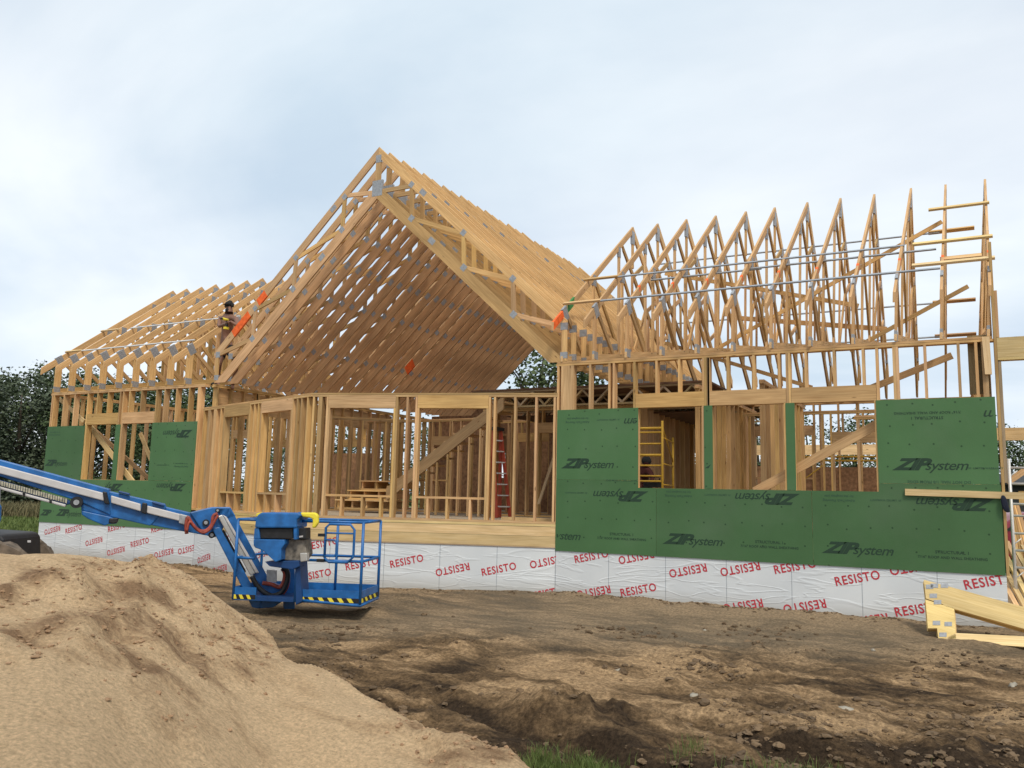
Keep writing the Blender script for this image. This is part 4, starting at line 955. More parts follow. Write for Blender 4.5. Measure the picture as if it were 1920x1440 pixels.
hose('hose', [(472, 1080), (482, 1098), (496, 1111), (511, 1117), (527, 1111), (536, 1096), (540, 1080), (536, 1068), (528, 1066)], .034, 'black', .20)
hose('hose', [(492, 1093), (510, 1096), (524, 1101), (532, 1090), (534, 1075), (529, 1066)], .028, 'hose', .17)
hose('hose', [(497, 1122), (512, 1122), (526, 1117), (538, 1102), (541, 1082), (533, 1067)], .022, 'hose', .16)
for pts in ([(535, 1010), (528, 1030), (527, 1048)], [(540, 1010), (538, 1032), (543, 1048)], [(545, 1012), (549, 1030), (540, 1050)], [(552, 1058), (566, 1064), (570, 1078), (560, 1090)]):
    hose('cable', pts, .009, 'black', .35)
# basket
FLp = W(437, 1124, 11.35); gzb = FLp.z
ub = (W(675, 1131, 11.15) - FLp); ub.z = 0; BW = ub.length; ub.normalize(); vb = Vector((-ub.y, ub.x, 0)); BD = .88
def K(u, v, z): return FLp + ub * u + vb * v + Vector((0, 0, z))
def uof(px): 
    p = onp(px, 1050, FLp, vb); return (p - FLp).dot(ub)
BK = MB()
BK.prism([K(0, 0, .02), K(BW, 0, .02), K(BW, BD, .02), K(0, BD, .02)], (0, 0, 1), .05, tint=(1, 1, 1)); bk = BK.build('basket_floor', 'dblue', LIFT)
def toe(a, b, nrm, n_):
    mb = MB(); d = b - a
    mb.prism([a + Vector((0, 0, .0)), b, b + Vector((0, 0, .17)), a + Vector((0, 0, .17))], nrm, .012, tint=(1, 1, 1)); t = mb.build('toe_board', 'blue', LIFT)
    mb = MB(); q = nrm.normalized() * .009
    mb.prism([a + d * .01 + q + Vector((0, 0, .012)), a + d * .99 + q + Vector((0, 0, .012)), a + d * .99 + q + Vector((0, 0, .072)), a + d * .01 + q + Vector((0, 0, .072))], nrm, .003, tint=(1, 1, 1))
    s_ = mb.build('warning_band', 'black', t)
    for i in range(n_):
        t0 = .03 + i / n_ * .96; w = .42 / n_
        mb = MB(); q2 = nrm.normalized() * .012
        mb.prism([a + d * t0 + q2 + Vector((0, 0, .014)), a + d * (t0 + w) + q2 + Vector((0, 0, .014)), a + d * (t0 + w - .3 / n_) + q2 + Vector((0, 0, .070)), a + d * (t0 - .3 / n_) + q2 + Vector((0, 0, .070))] if i else
                 [a + d * t0 + q2 + Vector((0, 0, .014)), a + d * (t0 + w) + q2 + Vector((0, 0, .014)), a + d * (t0 + w * .6) + q2 + Vector((0, 0, .070)), a + d * (t0) + q2 + Vector((0, 0, .070))], nrm, .003, tint=(1, 1, 1))
        mb.build('warning_stripe', 'yellow', t)
toe(K(uof(566), 0, 0), K(BW, 0, 0), -vb, 6); toe(K(0, 0, 0), K(uof(484), 0, 0), -vb, 3); toe(K(BW, 0, 0), K(BW, BD, 0), ub, 4)
for a, b in ((K(0, BD, 0), K(BW, BD, 0)), (K(0, 0, 0), K(0, BD, 0))):
    mb = MB(); mb.prism([a, b, b + Vector((0, 0, .17)), a + Vector((0, 0, .17))], (b - a).cross(Vector((0, 0, 1))), .012, tint=(1, 1, 1)); mb.build('toe_board', 'blue', LIFT)
def rail(name, pts, r=.019, mt='blue', parent=None):
    mb = MB(); mb.tube(pts, r, 8); return mb.build(name, mt, parent or LIFT, True)
HT = 1.08
for z in (HT, .56):
    rail('guard_rail', [K(uof(560), 0, z), K(BW, 0, z), K(BW, BD, z), K(0, BD, z), K(0, 0, z), K(uof(478), 0, z)])
rail('guard_rail', [K(uof(560), 0, .03), K(BW, 0, -.02), K(BW, BD, -.02)], .022)
for u, v in ((BW, 0), (BW, BD), (BW * .64, BD), (BW * .33, BD), (0, 0), (0, BD)): rail('guard_post', [K(u, v, 0), K(u, v, HT)], .02)
u0 = uof(558)
rail('guard_post', [K(u0, 0, 0), K(u0, 0, HT + .12)], .026)
ga, gb = uof(609), uof(663)
gt = rail('gate', [K(ga, -.02, .60), K(ga, -.02, 1.0), K(ga + .05, -.02, 1.05), K(gb - .06, -.02, 1.05), K(gb, -.02, .98), K(gb, -.02, .62), K(gb - .08, -.02, .545), K(ga + .06, -.02, .545), K(ga, -.02, .60)], .018)
rail('gate_bar', [K(ga + .02, -.02, .93), K(gb - .02, -.02, .93)], .012, parent=gt)
rail('gate_handle', [K(ga, -.035, .84), K(ga + .14, -.035, .84), K(ga + .16, -.035, .80), K(ga + .16, -.035, .66), K(ga + .14, -.035, .62), K(ga, -.035, .62)], .011, parent=gt)
for z in (.88, .54): 
    mb = MB(); c = K(ga - .05, -.02, z); mb.prism([c + ub * -.05, c + ub * .05, c + ub * .05 + Vector((0, 0, .04)), c + ub * -.05 + Vector((0, 0, .04))], vb, .05, tint=(1, 1, 1)); mb.build('gate_latch', 'black', gt)
# control box, in front of the left half
def cb_(name, pts, th, off, mt, parent=None, bev=.01):
    mb = MB(); mb.prism([onp(*p, FLp - vb * off, vb) for p in pts], -vb, th, 1.0, tint=(1, 1, 1)); o = mb.build(name, mt, parent or LIFT)
    if bev: b_ = o.modifiers.new('bevel', 'BEVEL'); b_.width = bev; b_.segments = 2; b_.limit_method = 'ANGLE'
    return o
cb_('control_hood', [(477, 990), (479, 972), (483, 965), (491, 961), (560, 962), (566, 966), (556, 975), (556, 990)], .42, .22, 'blue', bev=.02)
cb_('control_panel', [(477, 990), (485, 990), (487, 1011), (475, 1011)], .3, .2, 'blue'); cb_('control_screen', [(486, 991), (549, 990), (549, 1010), (487, 1010)], .25, .17, 'black'); cb_('control_panel', [(550, 972), (556, 972), (556, 1012), (550, 1012)], .3, .2, 'blue')
cb_('control_skirt', [(475, 1011), (533, 1012), (534, 1020), (527, 1030), (527, 1050), (516, 1054), (504, 1043), (492, 1032), (478, 1027), (475, 1022)], .3, .21, 'blue')
cb_('control_switches', [(556, 990), (573, 990), (573, 1011), (556, 1011)], .2, .12, 'black'); cb_('motor_box', [(534, 1012), (572, 1011), (575, 1040), (566, 1052), (528, 1050), (528, 1030)], .25, .06, 'grime')
cb_('manifold', [(496, 1053), (560, 1051), (562, 1062), (548, 1068), (505, 1062)], .22, .12, 'dblue'); cb_('canister', [(562, 1037), (575, 1037), (576, 1052), (563, 1054)], .1, .2, 'silver')
cb_('switch_lamp', [(561, 1005), (568, 1004), (568, 1007), (561, 1008)], .01, .126, 'white', bev=0)
cb_('foam_pad', [(562, 961), (590, 961), (596, 966), (596, 981), (590, 990), (584, 990), (586, 974), (580, 971), (566, 969)], .07, .20, 'yellow', bev=.02); cb_('foam_pad', [(480, 963), (488, 961), (486, 968), (480, 969)], .2, .1, 'yellow')
cb_('mesh_panel', [(500, 1068), (518, 1070), (518, 1092), (500, 1090)], .02, -.3, 'galv', bev=0); cb_('mesh_panel', [(558, 1070), (572, 1070), (572, 1096), (558, 1096)], .02, -.3, 'galv', bev=0)
cb_('side_plate', [(554, 1055), (562, 1055), (566, 1128), (554, 1135)], .3, .06, 'dblue')
# turret and chassis beyond the sand
def ch(name, pts, d, th, mt, parent=None, bev=.03):
    nn = Vector((FW.x, FW.y, 0)).normalized(); mb = MB(); p0 = CAMP + nn * d
    mb.prism([onp(*p, p0, nn) for p in pts], -nn, th, 0.0, tint=(1, 1, 1)); o = mb.build(name, mt, parent or LIFT)
    if bev: b_ = o.modifiers.new('bevel', 'BEVEL'); b_.width = bev; b_.segments = 3; b_.limit_method = 'ANGLE'
    return o
ch('turret', [(-190, 930), (0, 940), (5, 950), (4, 975), (-2, 990), (-190, 985)], 10.6, .5, 'blue'); ch('turret_post', [(-60, 868), (-2, 905), (3, 915), (3, 945), (-60, 945)], 10.7, .3, 'galv')
ch('chassis', [(-240, 975), (0, 992), (62, 996), (72, 998), (77, 1006), (79, 1075), (-240, 1090)], 10.8, .8, 'black'); ch('chassis_label', [(52, 1013), (58, 1013), (58, 1017), (52, 1017)], 9.99, .006, 'white', bev=0)
def wheel(c, r, w, ax):
    ax = Vector(ax).normalized(); mb = MB(); k = 40; e1 = ax.cross(Vector((0, 0, 1))).normalized(); e2 = Vector((0, 0, 1)); vs = []; fs = []
    prof = [(-.5, .72), (-.5, .93), (-.38, 1.0), (.38, 1.0), (.5, .93), (.5, .72)]
    for i in range(k):
        a = 2 * math.pi * i / k
        for j, (q, rr) in enumerate(prof):
            if rr > .99 and (i // 2 + (j % 2)) % 2: rr = .94
            vs.append(c + ax * q * w + (e1 * math.cos(a) + e2 * math.sin(a)) * rr * r)
    for i in range(k):
        for j in range(5): a = i * 6 + j; b = ((i + 1) % k) * 6 + j; fs.append([a, a + 1, b + 1, b])
    mb.poly(vs, fs, None, (1, 1, 1)); t = mb.build('wheel', 'rubber', LIFT)
    mb = MB(); pts = [c + (e1 * math.cos(2 * math.pi * i / 20) + e2 * math.sin(2 * math.pi * i / 20)) * r * .73 for i in range(20)]; mb.prism(pts, ax, w * .7, tint=(1, 1, 1)); mb.build('rim', 'dblue', t)
nn = Vector((FW.x, FW.y, 0)).normalized(); rr_ = Vector((nn.y, -nn.x, 0))
p = W(-18, 1075, 9.5); p.z = -.21; wheel(p, .5, .32, rr_ * .45 - nn * .9)
p = W(30, 1075, 11.9); p.z = -.27; wheel(p, .5, .32, rr_ * .45 - nn * .9)
p = W(-190, 1075, 9.7); p.z = -.24; wheel(p, .5, .32, rr_ * .45 - nn * .9)

# ------------------------------------------------------------------ ladder, scaffold, lumber
def ladder(base, topz, label):
    o = thing('step_ladder', label, 'ladder', tuple(base)); h = topz - base.z
    fr_ = Vector((-.9, .2, 0)).normalized(); sd_ = Vector((.3, .95, 0)).normalized()
    def rl(a, b, w, mt, name='side_rail', t=.03):
        mb = MB(); mb.board(a, b, w, t, sd_); mb.build(name, mt, o)
    def pt(t, s, side):     # t 0 base 1 top
        return fr_ * ((.0 if side == 0 else 1.0) * (1 - t) * .30) + fr_ * (.26 * t) + sd_ * s * (.20 - .08 * t) + Vector((0, 0, h * t))
    for side in (0, 1):
        for s in (-1, 1): rl(pt(0, s, side), pt(1, s, side), .08, 'ladder')
    for i in range(1, 8):
        t = i / 8; mb = MB(); a, b = pt(t, -1, 0), pt(t, 1, 0); mb.prism([a - fr_ * .04, a + fr_ * .04, b + fr_ * .04, b - fr_ * .04], (0, 0, 1), .025, tint=(1, 1, 1)); mb.build('tread', 'alu', o)
        if i % 2: rl(pt(t, -1, 1), pt(t, 1, 1), .03, 'alu', 'spreader', .02)
    mb = MB(); c = pt(1, 0, 0); mb.box((c.x - .1, c.y - .18, c.z - .02), (c.x + .1, c.y + .18, c.z + .05), tint=(1, 1, 1)); mb.build('ladder_cap', 'black', o)
    return o
lb = ony(944, 972, 2.6); lb.z = .45; ladder(lb, 2.35, 'orange fibreglass stepladder standing open on the subfloor behind the front stud wall')
SC = thing('scaffold_frame', 'yellow steel scaffold frame standing behind the leftmost window opening of the right wing', 'scaffold', (1.0, 2.2, .45))
def sr(a, b, r=.02, name='tube', mt='yellowp'):
    mb = MB(); a = Vector(a) - Vector(SC.location); b = Vector(b) - Vector(SC.location); mb.tube([a, b], r, 8); mb.build(name, mt, SC, True)
sx = {}
for i, (px, Y) in enumerate(((1195, 2.2), (1242, 2.2), (1262, 3.6))):
    p = ony(px, 900, Y); q = p.copy(); sr((p.x, Y, .45), (p.x, Y, 2.42 if i < 2 else 2.2), .024, 'scaffold_post')
    sx[i] = p.x
for z in (2.28, 2.20, 1.98, 1.76, 1.56, 1.36, 1.26, .9): sr((sx[0] - 0.6, 2.2, z), (sx[1], 2.2, z), .017 if z not in (2.28, 1.76) else .026, 'scaffold_rung')
for z in (2.1, 1.6, 1.2): sr((sx[1], 2.2, z), (sx[2], 3.6, z), .014, 'scaffold_brace')
sr((sx[1], 2.2, 2.3), (sx[2], 3.6, 1.7), .014, 'scaffold_brace'); sr((sx[0] - .6, 2.2, .45), (sx[0] - .6, 2.2, 2.4), .024, 'scaffold_post')
S2 = thing('scaffold_frame', 'yellow scaffold seen behind the diagonal brace in the rightmost window opening', 'scaffold', (4.0, 6.2, .45))
SC = S2
for x in (2.6, 4.9, 5.9): sr((x, 6.6, .45), (x, 6.6, 2.0), .022, 'scaffold_post')
for z in (1.95, 1.86, 1.1): sr((2.6, 6.6, z), (5.9, 6.6, z), .022, 'scaffold_rail')
for a, b in (((4.9, 6.6, 1.8), (5.9, 6.6, 1.0)), ((3.6, 6.6, 1.8), (2.7, 6.6, 1.1))): sr(a, b, .014, 'scaffold_brace')
# white scaffold at the right corner
S3 = thing('ladder_scaffold', 'white steel ladder scaffold standing at the right corner of the house', 'scaffold', (7.0, .6, -.7)); SC = S3
w0 = ony(1891, 860, .5); w1 = w0 + Vector((1.1, .25, 0))
for c in (w0, w1): sr((c.x, c.y, -.72), (c.x, c.y, 1.60), .022, 'scaffold_post', 'alu')
for py in (877, 907, 945, 967, 1000, 1032, 1064): z = ony(1900, py, .5).z; sr((w0.x, w0.y, z), (w1.x, w1.y, z), .017, 'scaffold_rung', 'alu')
for py in (885, 1012, 1075): z = ony(1900, py, .5).z; sr((w0.x, w0.y, z - .07), (w0.x + .1, w0.y + .02, z + .02), .009, 'scaffold_gusset', 'alu')
# plank nailed across the corner
mb = MB(); a, b = ony(1697, 922.5, -.02), ony(1697, 922.5, -.02) + Vector((3.2, 0, -.06)); mb.board(a, b, .092, .038, YN); tag(mb.build('plank', 'fresh'), 'long pale plank fixed level across the right end of the green wall', 'plank')
mb = MB(); a, b = Vector((6.95, .62, 1.05)), Vector((8.4, .9, 1.05)); mb.board(a, b, .2, .05, YN); tag(mb.build('plank', 'wood'), 'wide plank laid through the white scaffold rungs', 'plank')
mb = MB(); mb.board(ony(1888, 905, 1.6), ony(1925, 880, 1.6), .09, .038, YN); tag(mb.build('plank', 'wood'), 'slanting board behind the upper rungs of the white scaffold', 'plank')
# dark jacket over the plank end
def blobsheet(pts, n, th, name, mt):
    mb = MB(); mb.prism(pts, n, th, tint=(1, 1, 1)); o = mb.build(name, mt); s = o.modifiers.new('sub', 'SUBSURF'); s.levels = 1; s.render_levels = 2; s.subdivision_type = 'CATMULL_CLARK'; return o
tag(blobsheet([ony(*q, -.06) for q in ((1876, 926), (1886, 928), (1889, 942), (1895, 958), (1893, 963), (1882, 961), (1877, 946), (1876, 936))], YN, .05, 'cloth', 'navy'), 'dark navy cloth hanging below the plank at the right corner', 'cloth')
# leaning stack of spare trusses
def leaning():
    o = thing('lumber_stack', 'stack of pale trusses leaning against the white foundation at the right', 'lumber', (5.9, -.95, -.75))
    p0 = Vector((5.9, -.98, -.74)); n = Vector((-.10, -1, .50)).normalized()
    P_ = lambda q, f=0.0: onp(q[0], q[1], p0 + n * f, n) - Vector(o.location)
    def ext(a, b, L_):  # continue line a->b beyond the frame
        d = (b - a).normalized(); return a + d * L_
    a, b = P_((1732, 1087)), P_((1920, 1138)); c, d = P_((1772, 1137)), P_((1920, 1179))
    def pr_(name, pts, th, f, mt='fresh'):
        mb = MB(); mb.prism(pts, n, th, 1.0, ax=(pts[1] - pts[0])); return mb.build(name, mt, o)
    for k in range(5):
        f = -.041 * k; s = Vector((.012 * (k % 2) - .008 * k, 0, .006 * k)); fo = n * f + s
        pr_('top_chord', [a + fo, ext(a, b, 3.6) + fo, ext(c, d, 3.3) + fo, c + fo, P_((1768, 1133)) + fo, P_((1736, 1122)) + fo], .037, 0)
        pr_('heel_block', [P_(q) + fo for q in ((1735, 1124), (1767, 1134), (1789, 1140), (1792, 1189), (1793, 1197), (1760, 1201), (1757, 1178), (1740, 1178))], .036, 0)
        e, g = P_((1794, 1187)), P_((1920, 1193)); h_, i_ = P_((1760, 1202)), P_((1920, 1213))
        pr_('bottom_chord', [P_((1793.5, 1187)) + fo, ext(e, g, 3.3) + fo, ext(h_, i_, 3.5) + fo, P_((1761, 1201.5)) + fo], .037, 0)
    for q in ((1743, 1100), (1752, 1098), (1771, 1098), (1758, 1129), (1750, 1117), (1756, 1168), (1778, 1170), (1768, 1190)):
        mb = MB(); x, y = q; mb.prism([P_((x - 7, y - 4), .003), P_((x + 7, y - 4), .003), P_((x + 7, y + 4), .003), P_((x - 7, y + 4), .003)], n, .003, tint=(1, 1, 1)); mb.build('gusset_plate', 'galv', o)
leaning()
# lumber pile beside the scaffold
def pile():
    o = thing('lumber_pile', 'fanned pile of loose boards below the white scaffold', 'lumber', (7.6, .2, -.7))
    for i in range(16):
        x = 6.86 + i * .085; mb = MB(); a = Vector((x, -.15, -.50 + .02 * (i % 3))); b = Vector((x - .35 + .02 * i, 1.9, .30 + .03 * (i % 4))); mb.board(a - Vector(o.location), b - Vector(o.location), .07, .038, Vector((.3, -.35, 1))); mb.build('board', 'fresh' if i % 3 else 'wood', o)
    for i in range(5):
        mb = MB(); a = Vector((7.0 + i * .06, 2.0, -.2)); b = Vector((6.95 + i * .02, 2.6, .95)); mb.board(a - Vector(o.location), b - Vector(o.location), .05, .038, Vector((.3, -1, .3))); mb.build('board', 'wood', o)
pile()
mb = MB(); mb.box((-1.35, .5, .47), (-.12, .62, .53)); tag(mb.build('loose_board', 'fresh'), 'short pale board lying on the subfloor left of the green wall', 'board')
# car and shed in the right background
def car():
    c0 = W(1935, 1002, 21); c0.z = -.72
    o = thing('parked_car', 'dark red car parked behind the white scaffold', 'car', tuple(c0)); o.rotation_euler = (0, 0, rad(20))
    prof = [(-2.2, .35), (-2.25, .75), (-2.0, .95), (-1.2, 1.05), (-.6, 1.5), (.9, 1.55), (1.7, 1.1), (2.2, 1.0), (2.25, .4)]
    mb = MB(); mb.prism([(x, 0, z) for x, z in prof], YN, 1.75, tint=(1, 1, 1)); b = mb.build('body', 'car', o); m_ = b.modifiers.new('bevel', 'BEVEL'); m_.width = .12; m_.segments = 3; m_.limit_method = 'ANGLE'
    for s in (-1, 1):
        mb = MB(); mb.prism([(-1.0, s * .885, 1.07), (-.52, s * .885, 1.42), (.85, s * .885, 1.46), (1.4, s * .885, 1.1)], YN, .02, tint=(1, 1, 1)); mb.build('window', 'glass', o)
        for x in (-1.4, 1.45):
            mb = MB(); pts = [(x + .33 * math.cos(a * .393), s * .84, .33 + .33 * math.sin(a * .393)) for a in range(16)]; mb.prism(pts, YN, .2, tint=(1, 1, 1)); w = mb.build('wheel', 'black', o)
            mb = MB(); pts = [(x + .2 * math.cos(a * .393), s * .945, .33 + .2 * math.sin(a * .393)) for a in range(16)]; mb.prism(pts, YN, .02, tint=(1, 1, 1)); mb.build('rim', 'alu', w)
    for s in (-.6, .6): mb = MB(); mb.box((-2.28, s - .15, .72), (-2.16, s + .15, .86), tint=(1, 1, 1)); mb.build('headlight', 'alu', o)
car()
sp_ = W(1990, 900, 38); sp_.z = -.8
sh_ = thing('shed', 'long dark low shed beyond the right end of the house', 'shed', tuple(sp_)); sh_.rotation_euler = (0, 0, rad(28))
mb = MB(); mb.box((-3.0, 0, 0), (9, 4, 2.75), tint=(1, 1, 1)); mb.build('wall', 'shed', sh_)
mb = MB(); mb.prism([(-3.4, -.5, 2.76), (9.4, -.5, 2.76), (9.4, 2.2, 3.2), (-3.4, 2.2, 3.2)], (0, -.16, 1), .1, tint=(1, 1, 1)); mb.build('roof', 'shed', sh_)
mb = MB(); mb.box((-1.7, -.05, 2.05), (.6, .0 - .002, 2.22), tint=(1, 1, 1)); mb.build('window', 'alu', sh_)

# ------------------------------------------------------------------ people
def skin_body(name, J, E, mt, parent, lv=2):
    me = bpy.data.meshes.new(name); me.from_pydata([Vector(j[0]) for j in J], E, [])
    o = bpy.data.objects.new(name, me); COL.objects.link(o)
    sk = o.modifiers.new('skin', 'SKIN'); sk.use_smooth_shade = True
    if not me.skin_vertices: me.skin_vertices
    for i, j in enumerate(J):
        r = j[1]; me.skin_vertices[0].data[i].radius = (r, r) if not isinstance(r, tuple) else r
    me.skin_vertices[0].data[0].use_root = True
    s = o.modifiers.new('sub', 'SUBSURF'); s.levels = lv; s.render_levels = lv
    bpy.context.view_layer.update()
    m2 = bpy.data.meshes.new_from_object(o.evaluated_get(bpy.context.evaluated_depsgraph_get())); bpy.data.objects.remove(o)
    m2.materials.clear(); m2.materials.append(M[mt]); m2.polygons.foreach_set('use_smooth', [True] * len(m2.polygons))
    return link(name, m2, parent)
def ellip(name, c, r, mt, parent, rot=None):
    import bmesh
    bm = bmesh.new(); bmesh.ops.create_uvsphere(bm, u_segments=16, v_segments=10, radius=1)
    me = bpy.data.meshes.new(name); bm.to_mesh(me); bm.free(); me.materials.append(M[mt]); me.polygons.foreach_set('use_smooth', [True] * len(me.polygons))
    o = link(name, me, parent); o.location = c; o.scale = r
    if rot: o.rotation_euler = rot
    return o
def worker():
    hp = ony(424, 652, .62); root = thing('person', 'shirtless man in dark shorts and ear defenders standing in the left roof with a drill', 'person', (hp.x - .02, .62, 3.34))
    Z = lambda px, py, Y: ony(px, py, Y) - Vector(root.location)
    hip = Z(424, 648, .62); wa = Z(424, 632, .62); chst = Z(427, 608, .58); nk = Z(429, 592, .55); hd = Z(430, 583, .50); ht = Z(430, 572, .50)
    shl = Z(413, 599, .6); shr = Z(443, 598, .5); ell = Z(411, 612, .38); elr = Z(447, 612, .28); hl = Z(425, 606, .22); hr = Z(431, 602, .16)
    kl = Z(411, 683, .5); kr = Z(445, 680, .45); al = Z(408, 716, .72); ar = Z(436, 723, .7); fl = Z(410, 722, .58); fr2 = Z(436, 729, .55)
    J = [(hip, (.15, .11)), (wa, (.13, .10)), (chst, (.165, .115)), (nk, .06), (hd, (.075, .085)), (ht, (.07, .08)),
         (shl, .068), (ell, .045), (hl, .03), (shr, .068), (elr, .045), (hr, .03),
         (Z(417, 660, .62), .10), (kl, .06), (al, .042), (fl, .035), (Z(432, 660, .6), .10), (kr, .06), (ar, .042), (fr2, .035), (Z(428, 594, .55), .09)]
    E = [(0, 1), (1, 2), (2, 20), (20, 3), (3, 4), (4, 5), (20, 6), (6, 7), (7, 8), (20, 9), (9, 10), (10, 11), (0, 12), (12, 13), (13, 14), (14, 15), (0, 16), (16, 17), (17, 18), (18, 19)]
    b = skin_body('body', J, E, 'skin', root)
    # fingers curled round the grip
    for hnd, s in ((hl, 1), (hr, -1)):
        for k in range(5):
            o_ = Vector((.018 * (k - 2), 0, -.01 * abs(k - 2))); pts = [hnd + o_, hnd + o_ + Vector((.012 * s, -.04 - .004 * (k % 3), -.008)), hnd + o_ + Vector((.03 * s, -.05, -.035)), hnd + o_ + Vector((.03 * s, -.03, -.05))]
            mb = MB(); mb.tube(pts, [.010, .009, .008, .006], 6); mb.build('finger', 'skin', root, True)
    J2 = [(hip + Vector((0, 0, .03)), (.165, .125)), (Z(417, 660, .62), .115), (Z(412, 677, .54), .085), (Z(432, 660, .6), .115), (Z(443, 675, .48), .085)]
    skin_body('shorts', J2, [(0, 1), (1, 2), (0, 3), (3, 4)], 'cloth', root)
    ellip('cap', ht + Vector((0, 0, .02)), (.094, .108, .075), 'cloth', root); ellip('cap_peak', ht + Vector((0, -.1, -.005)), (.07, .07, .012), 'cloth', root)
    hb = [ht + Vector((math.cos(a) * .105, 0, math.sin(a) * .1 + .005)) for a in [math.pi * i / 8 for i in range(9)]]; mb = MB(); mb.tube(hb, .012, 6); mb.build('headband', 'cloth', root, True)
    for s in (-1, 1): ellip('ear_cup', ht + Vector((.105 * s, 0, -.015)), (.03, .042, .05), 'cloth', root)
    hc = (hd + ht) / 2; ellip('nose', hc + Vector((0, -.092, -.008)), (.012, .018, .02), 'skin', root); ellip('beard', hc + Vector((0, -.055, -.06)), (.055, .05, .045), 'cloth', root)
    for s in (-1, 1): ellip('eye', hc + Vector((.03 * s, -.082, .02)), (.012, .008, .008), 'cloth', root); ellip('boot', (al if s < 0 else ar) + Vector((0, -.06, -.07)), (.055, .13, .05), 'cloth', root)
    dr = thing('drill', 'yellow and black cordless drill held by the shirtless man', 'drill', tuple(Vector(root.location) + (hl + hr) / 2 + Vector((0, -.05, 0))))
    mb = MB(); mb.tube([(-.02, .06, .05), (-.02, -.1, .05)], .03, 10); mb.build('drill_body', 'yellow', dr, True); mb = MB(); mb.tube([(-.02, -.1, .05), (-.02, -.17, .05)], [.02, .008], 8); mb.build('chuck', 'black', dr, True)
    mb = MB(); mb.box((-.04, .01, -.12), (0, .055, .03), tint=(1, 1, 1)); mb.build('handle', 'black', dr); mb = MB(); mb.box((-.055, -.03, -.17), (.015, .07, -.12), tint=(1, 1, 1)); mb.build('battery', 'yellow', dr)
worker()
def inside():
    b0 = ony(1208, 905, 3.0); root = thing('person', 'person in maroon top bending down behind the yellow scaffold', 'person', (b0.x, 3.0, .45))
    Z = lambda px, py, Y: ony(px, py, Y) - Vector(root.location)
    J = [(Z(1196, 905, 3.15), (.15, .12)), (Z(1200, 893, 3.1), (.15, .11)), (Z(1207, 881, 3.0), (.17, .11)), (Z(1209, 875, 2.95), .06), (Z(1211, 868, 2.9), (.08, .09)), (Z(1213, 861, 2.9), (.07, .08)),
         (Z(1198, 882, 3.05), .07), (Z(1196, 897, 2.85), .05), (Z(1207, 906, 2.7), .04), (Z(1218, 884, 2.95), .07), (Z(1224, 897, 2.8), .05), (Z(1220, 908, 2.7), .04),
         (Z(1196, 912, 3.0), .10), (Vector((-.1, -.35, .45)), .07), (Vector((-.15, .05, .1)), .05), (Vector((-.12, -.1, .04)), .04), (Vector((.2, .1, .45)), .1), (Vector((.3, -.3, .42)), .07), (Vector((.3, .05, .1)), .05), (Vector((.3, -.1, .04)), .04)]
    E = [(0, 1), (1, 2), (2, 3), (3, 4), (4, 5), (2, 6), (6, 7), (7, 8), (2, 9), (9, 10), (10, 11), (0, 12), (12, 13), (13, 14), (14, 15), (0, 16), (16, 17), (17, 18), (18, 19)]
    skin_body('body', J, E, 'shirt', root); ellip('hair', Z(1212, 864, 2.93), (.1, .11, .1), 'cloth', root)
    bx = thing('tool_box', 'black open tool box beside the person behind the scaffold', 'tool box', tuple(ony(1226, 905, 2.5)))
    mb = MB(); mb.box((-.18, -.1, -.09), (.18, .1, .05), tint=(1, 1, 1)); mb.build('box_body', 'black', bx); mb = MB(); mb.tube([(-.12, 0, .05), (-.1, 0, .11), (.1, 0, .11), (.12, 0, .05)], .012, 6); mb.build('handle', 'black', bx, True)
inside()

# ------------------------------------------------------------------ trees, grass
def tree(px, topy, d, cw, label, lt='leaf', n=5200, group='trees beyond the house', name='tree', ls=1.0, open_=0.0, seed=0):
    rr = random.Random(seed + int(px)); base = W(px, 930, d); g = -.85; top = W(px, topy, d).z; h = top - g
    o = thing(name, label, 'tree', (base.x, base.y, g), group)
    mb = MB(); mb.tube([(0, 0, -.2), (.05, .02, h * .3), (rr.uniform(-.3, .3), 0, h * .62), (rr.uniform(-.4, .4), 0, h * .88)], [h * .022 + .05, h * .018 + .03, h * .011, .02], 8)
    clumps = []
    for i in range(26 + int(cw * 3)):
        a = rr.uniform(0, 6.28); q = rr.random(); z = h * (.10 + .86 * q); r = cw / 2 * math.sqrt(max(.06, 1 - ((z / h - .52) / .52) ** 2)) * rr.uniform(.35, .95)
        c = Vector((math.cos(a) * r, math.sin(a) * r, z)); clumps.append((c, rr.uniform(.10, .2) * cw * ls + .2, rr.uniform(0, 1)))
        if i < 14: mb.tube([(0, 0, z * .55), (c.x * .5, c.y * .5, z * .85), tuple(c)], [.05 + .006 * h, .03, .012], 6)
    mb.build('trunk', 'bark', o, True)
    cr_ = MB(); V = []; F = []; T = []
    for i in range(n):
        c, r, tn = clumps[rr.randrange(len(clumps))]
        v = Vector((rr.gauss(0, 1), rr.gauss(0, 1), rr.gauss(0, .8))); v = v.normalized() * r * rr.random() ** .42; p = c + v
        if p.z < h * .04: continue
        s = rr.uniform(.05, .13) * (.6 + h * .045); a, b = rr.uniform(0, 6.28), rr.uniform(-1, 1)
        x = Vector((math.cos(a), math.sin(a), b * .6)).normalized() * s; y = x.cross(Vector((rr.uniform(-1, 1), rr.uniform(-1, 1), rr.uniform(-1, 1)))).normalized() * s * .7
        k = len(V); V += [p - x, p + y, p + x, p - y]; F.append([k, k + 1, k + 2, k + 3]); t = min(1, max(0, .25 + .45 * tn + .3 * rr.random() + .1 * v.z / r)); T.append(t)
    cr_.v = [tuple(p) for p in V]; cr_.f = F; cr_.uv = [[(0, 0)] * 4] * len(F); cr_.t = [(t, t, t) for t in T]; cr_.mi = [0] * len(F)
    cr_.build('crown', lt, o)
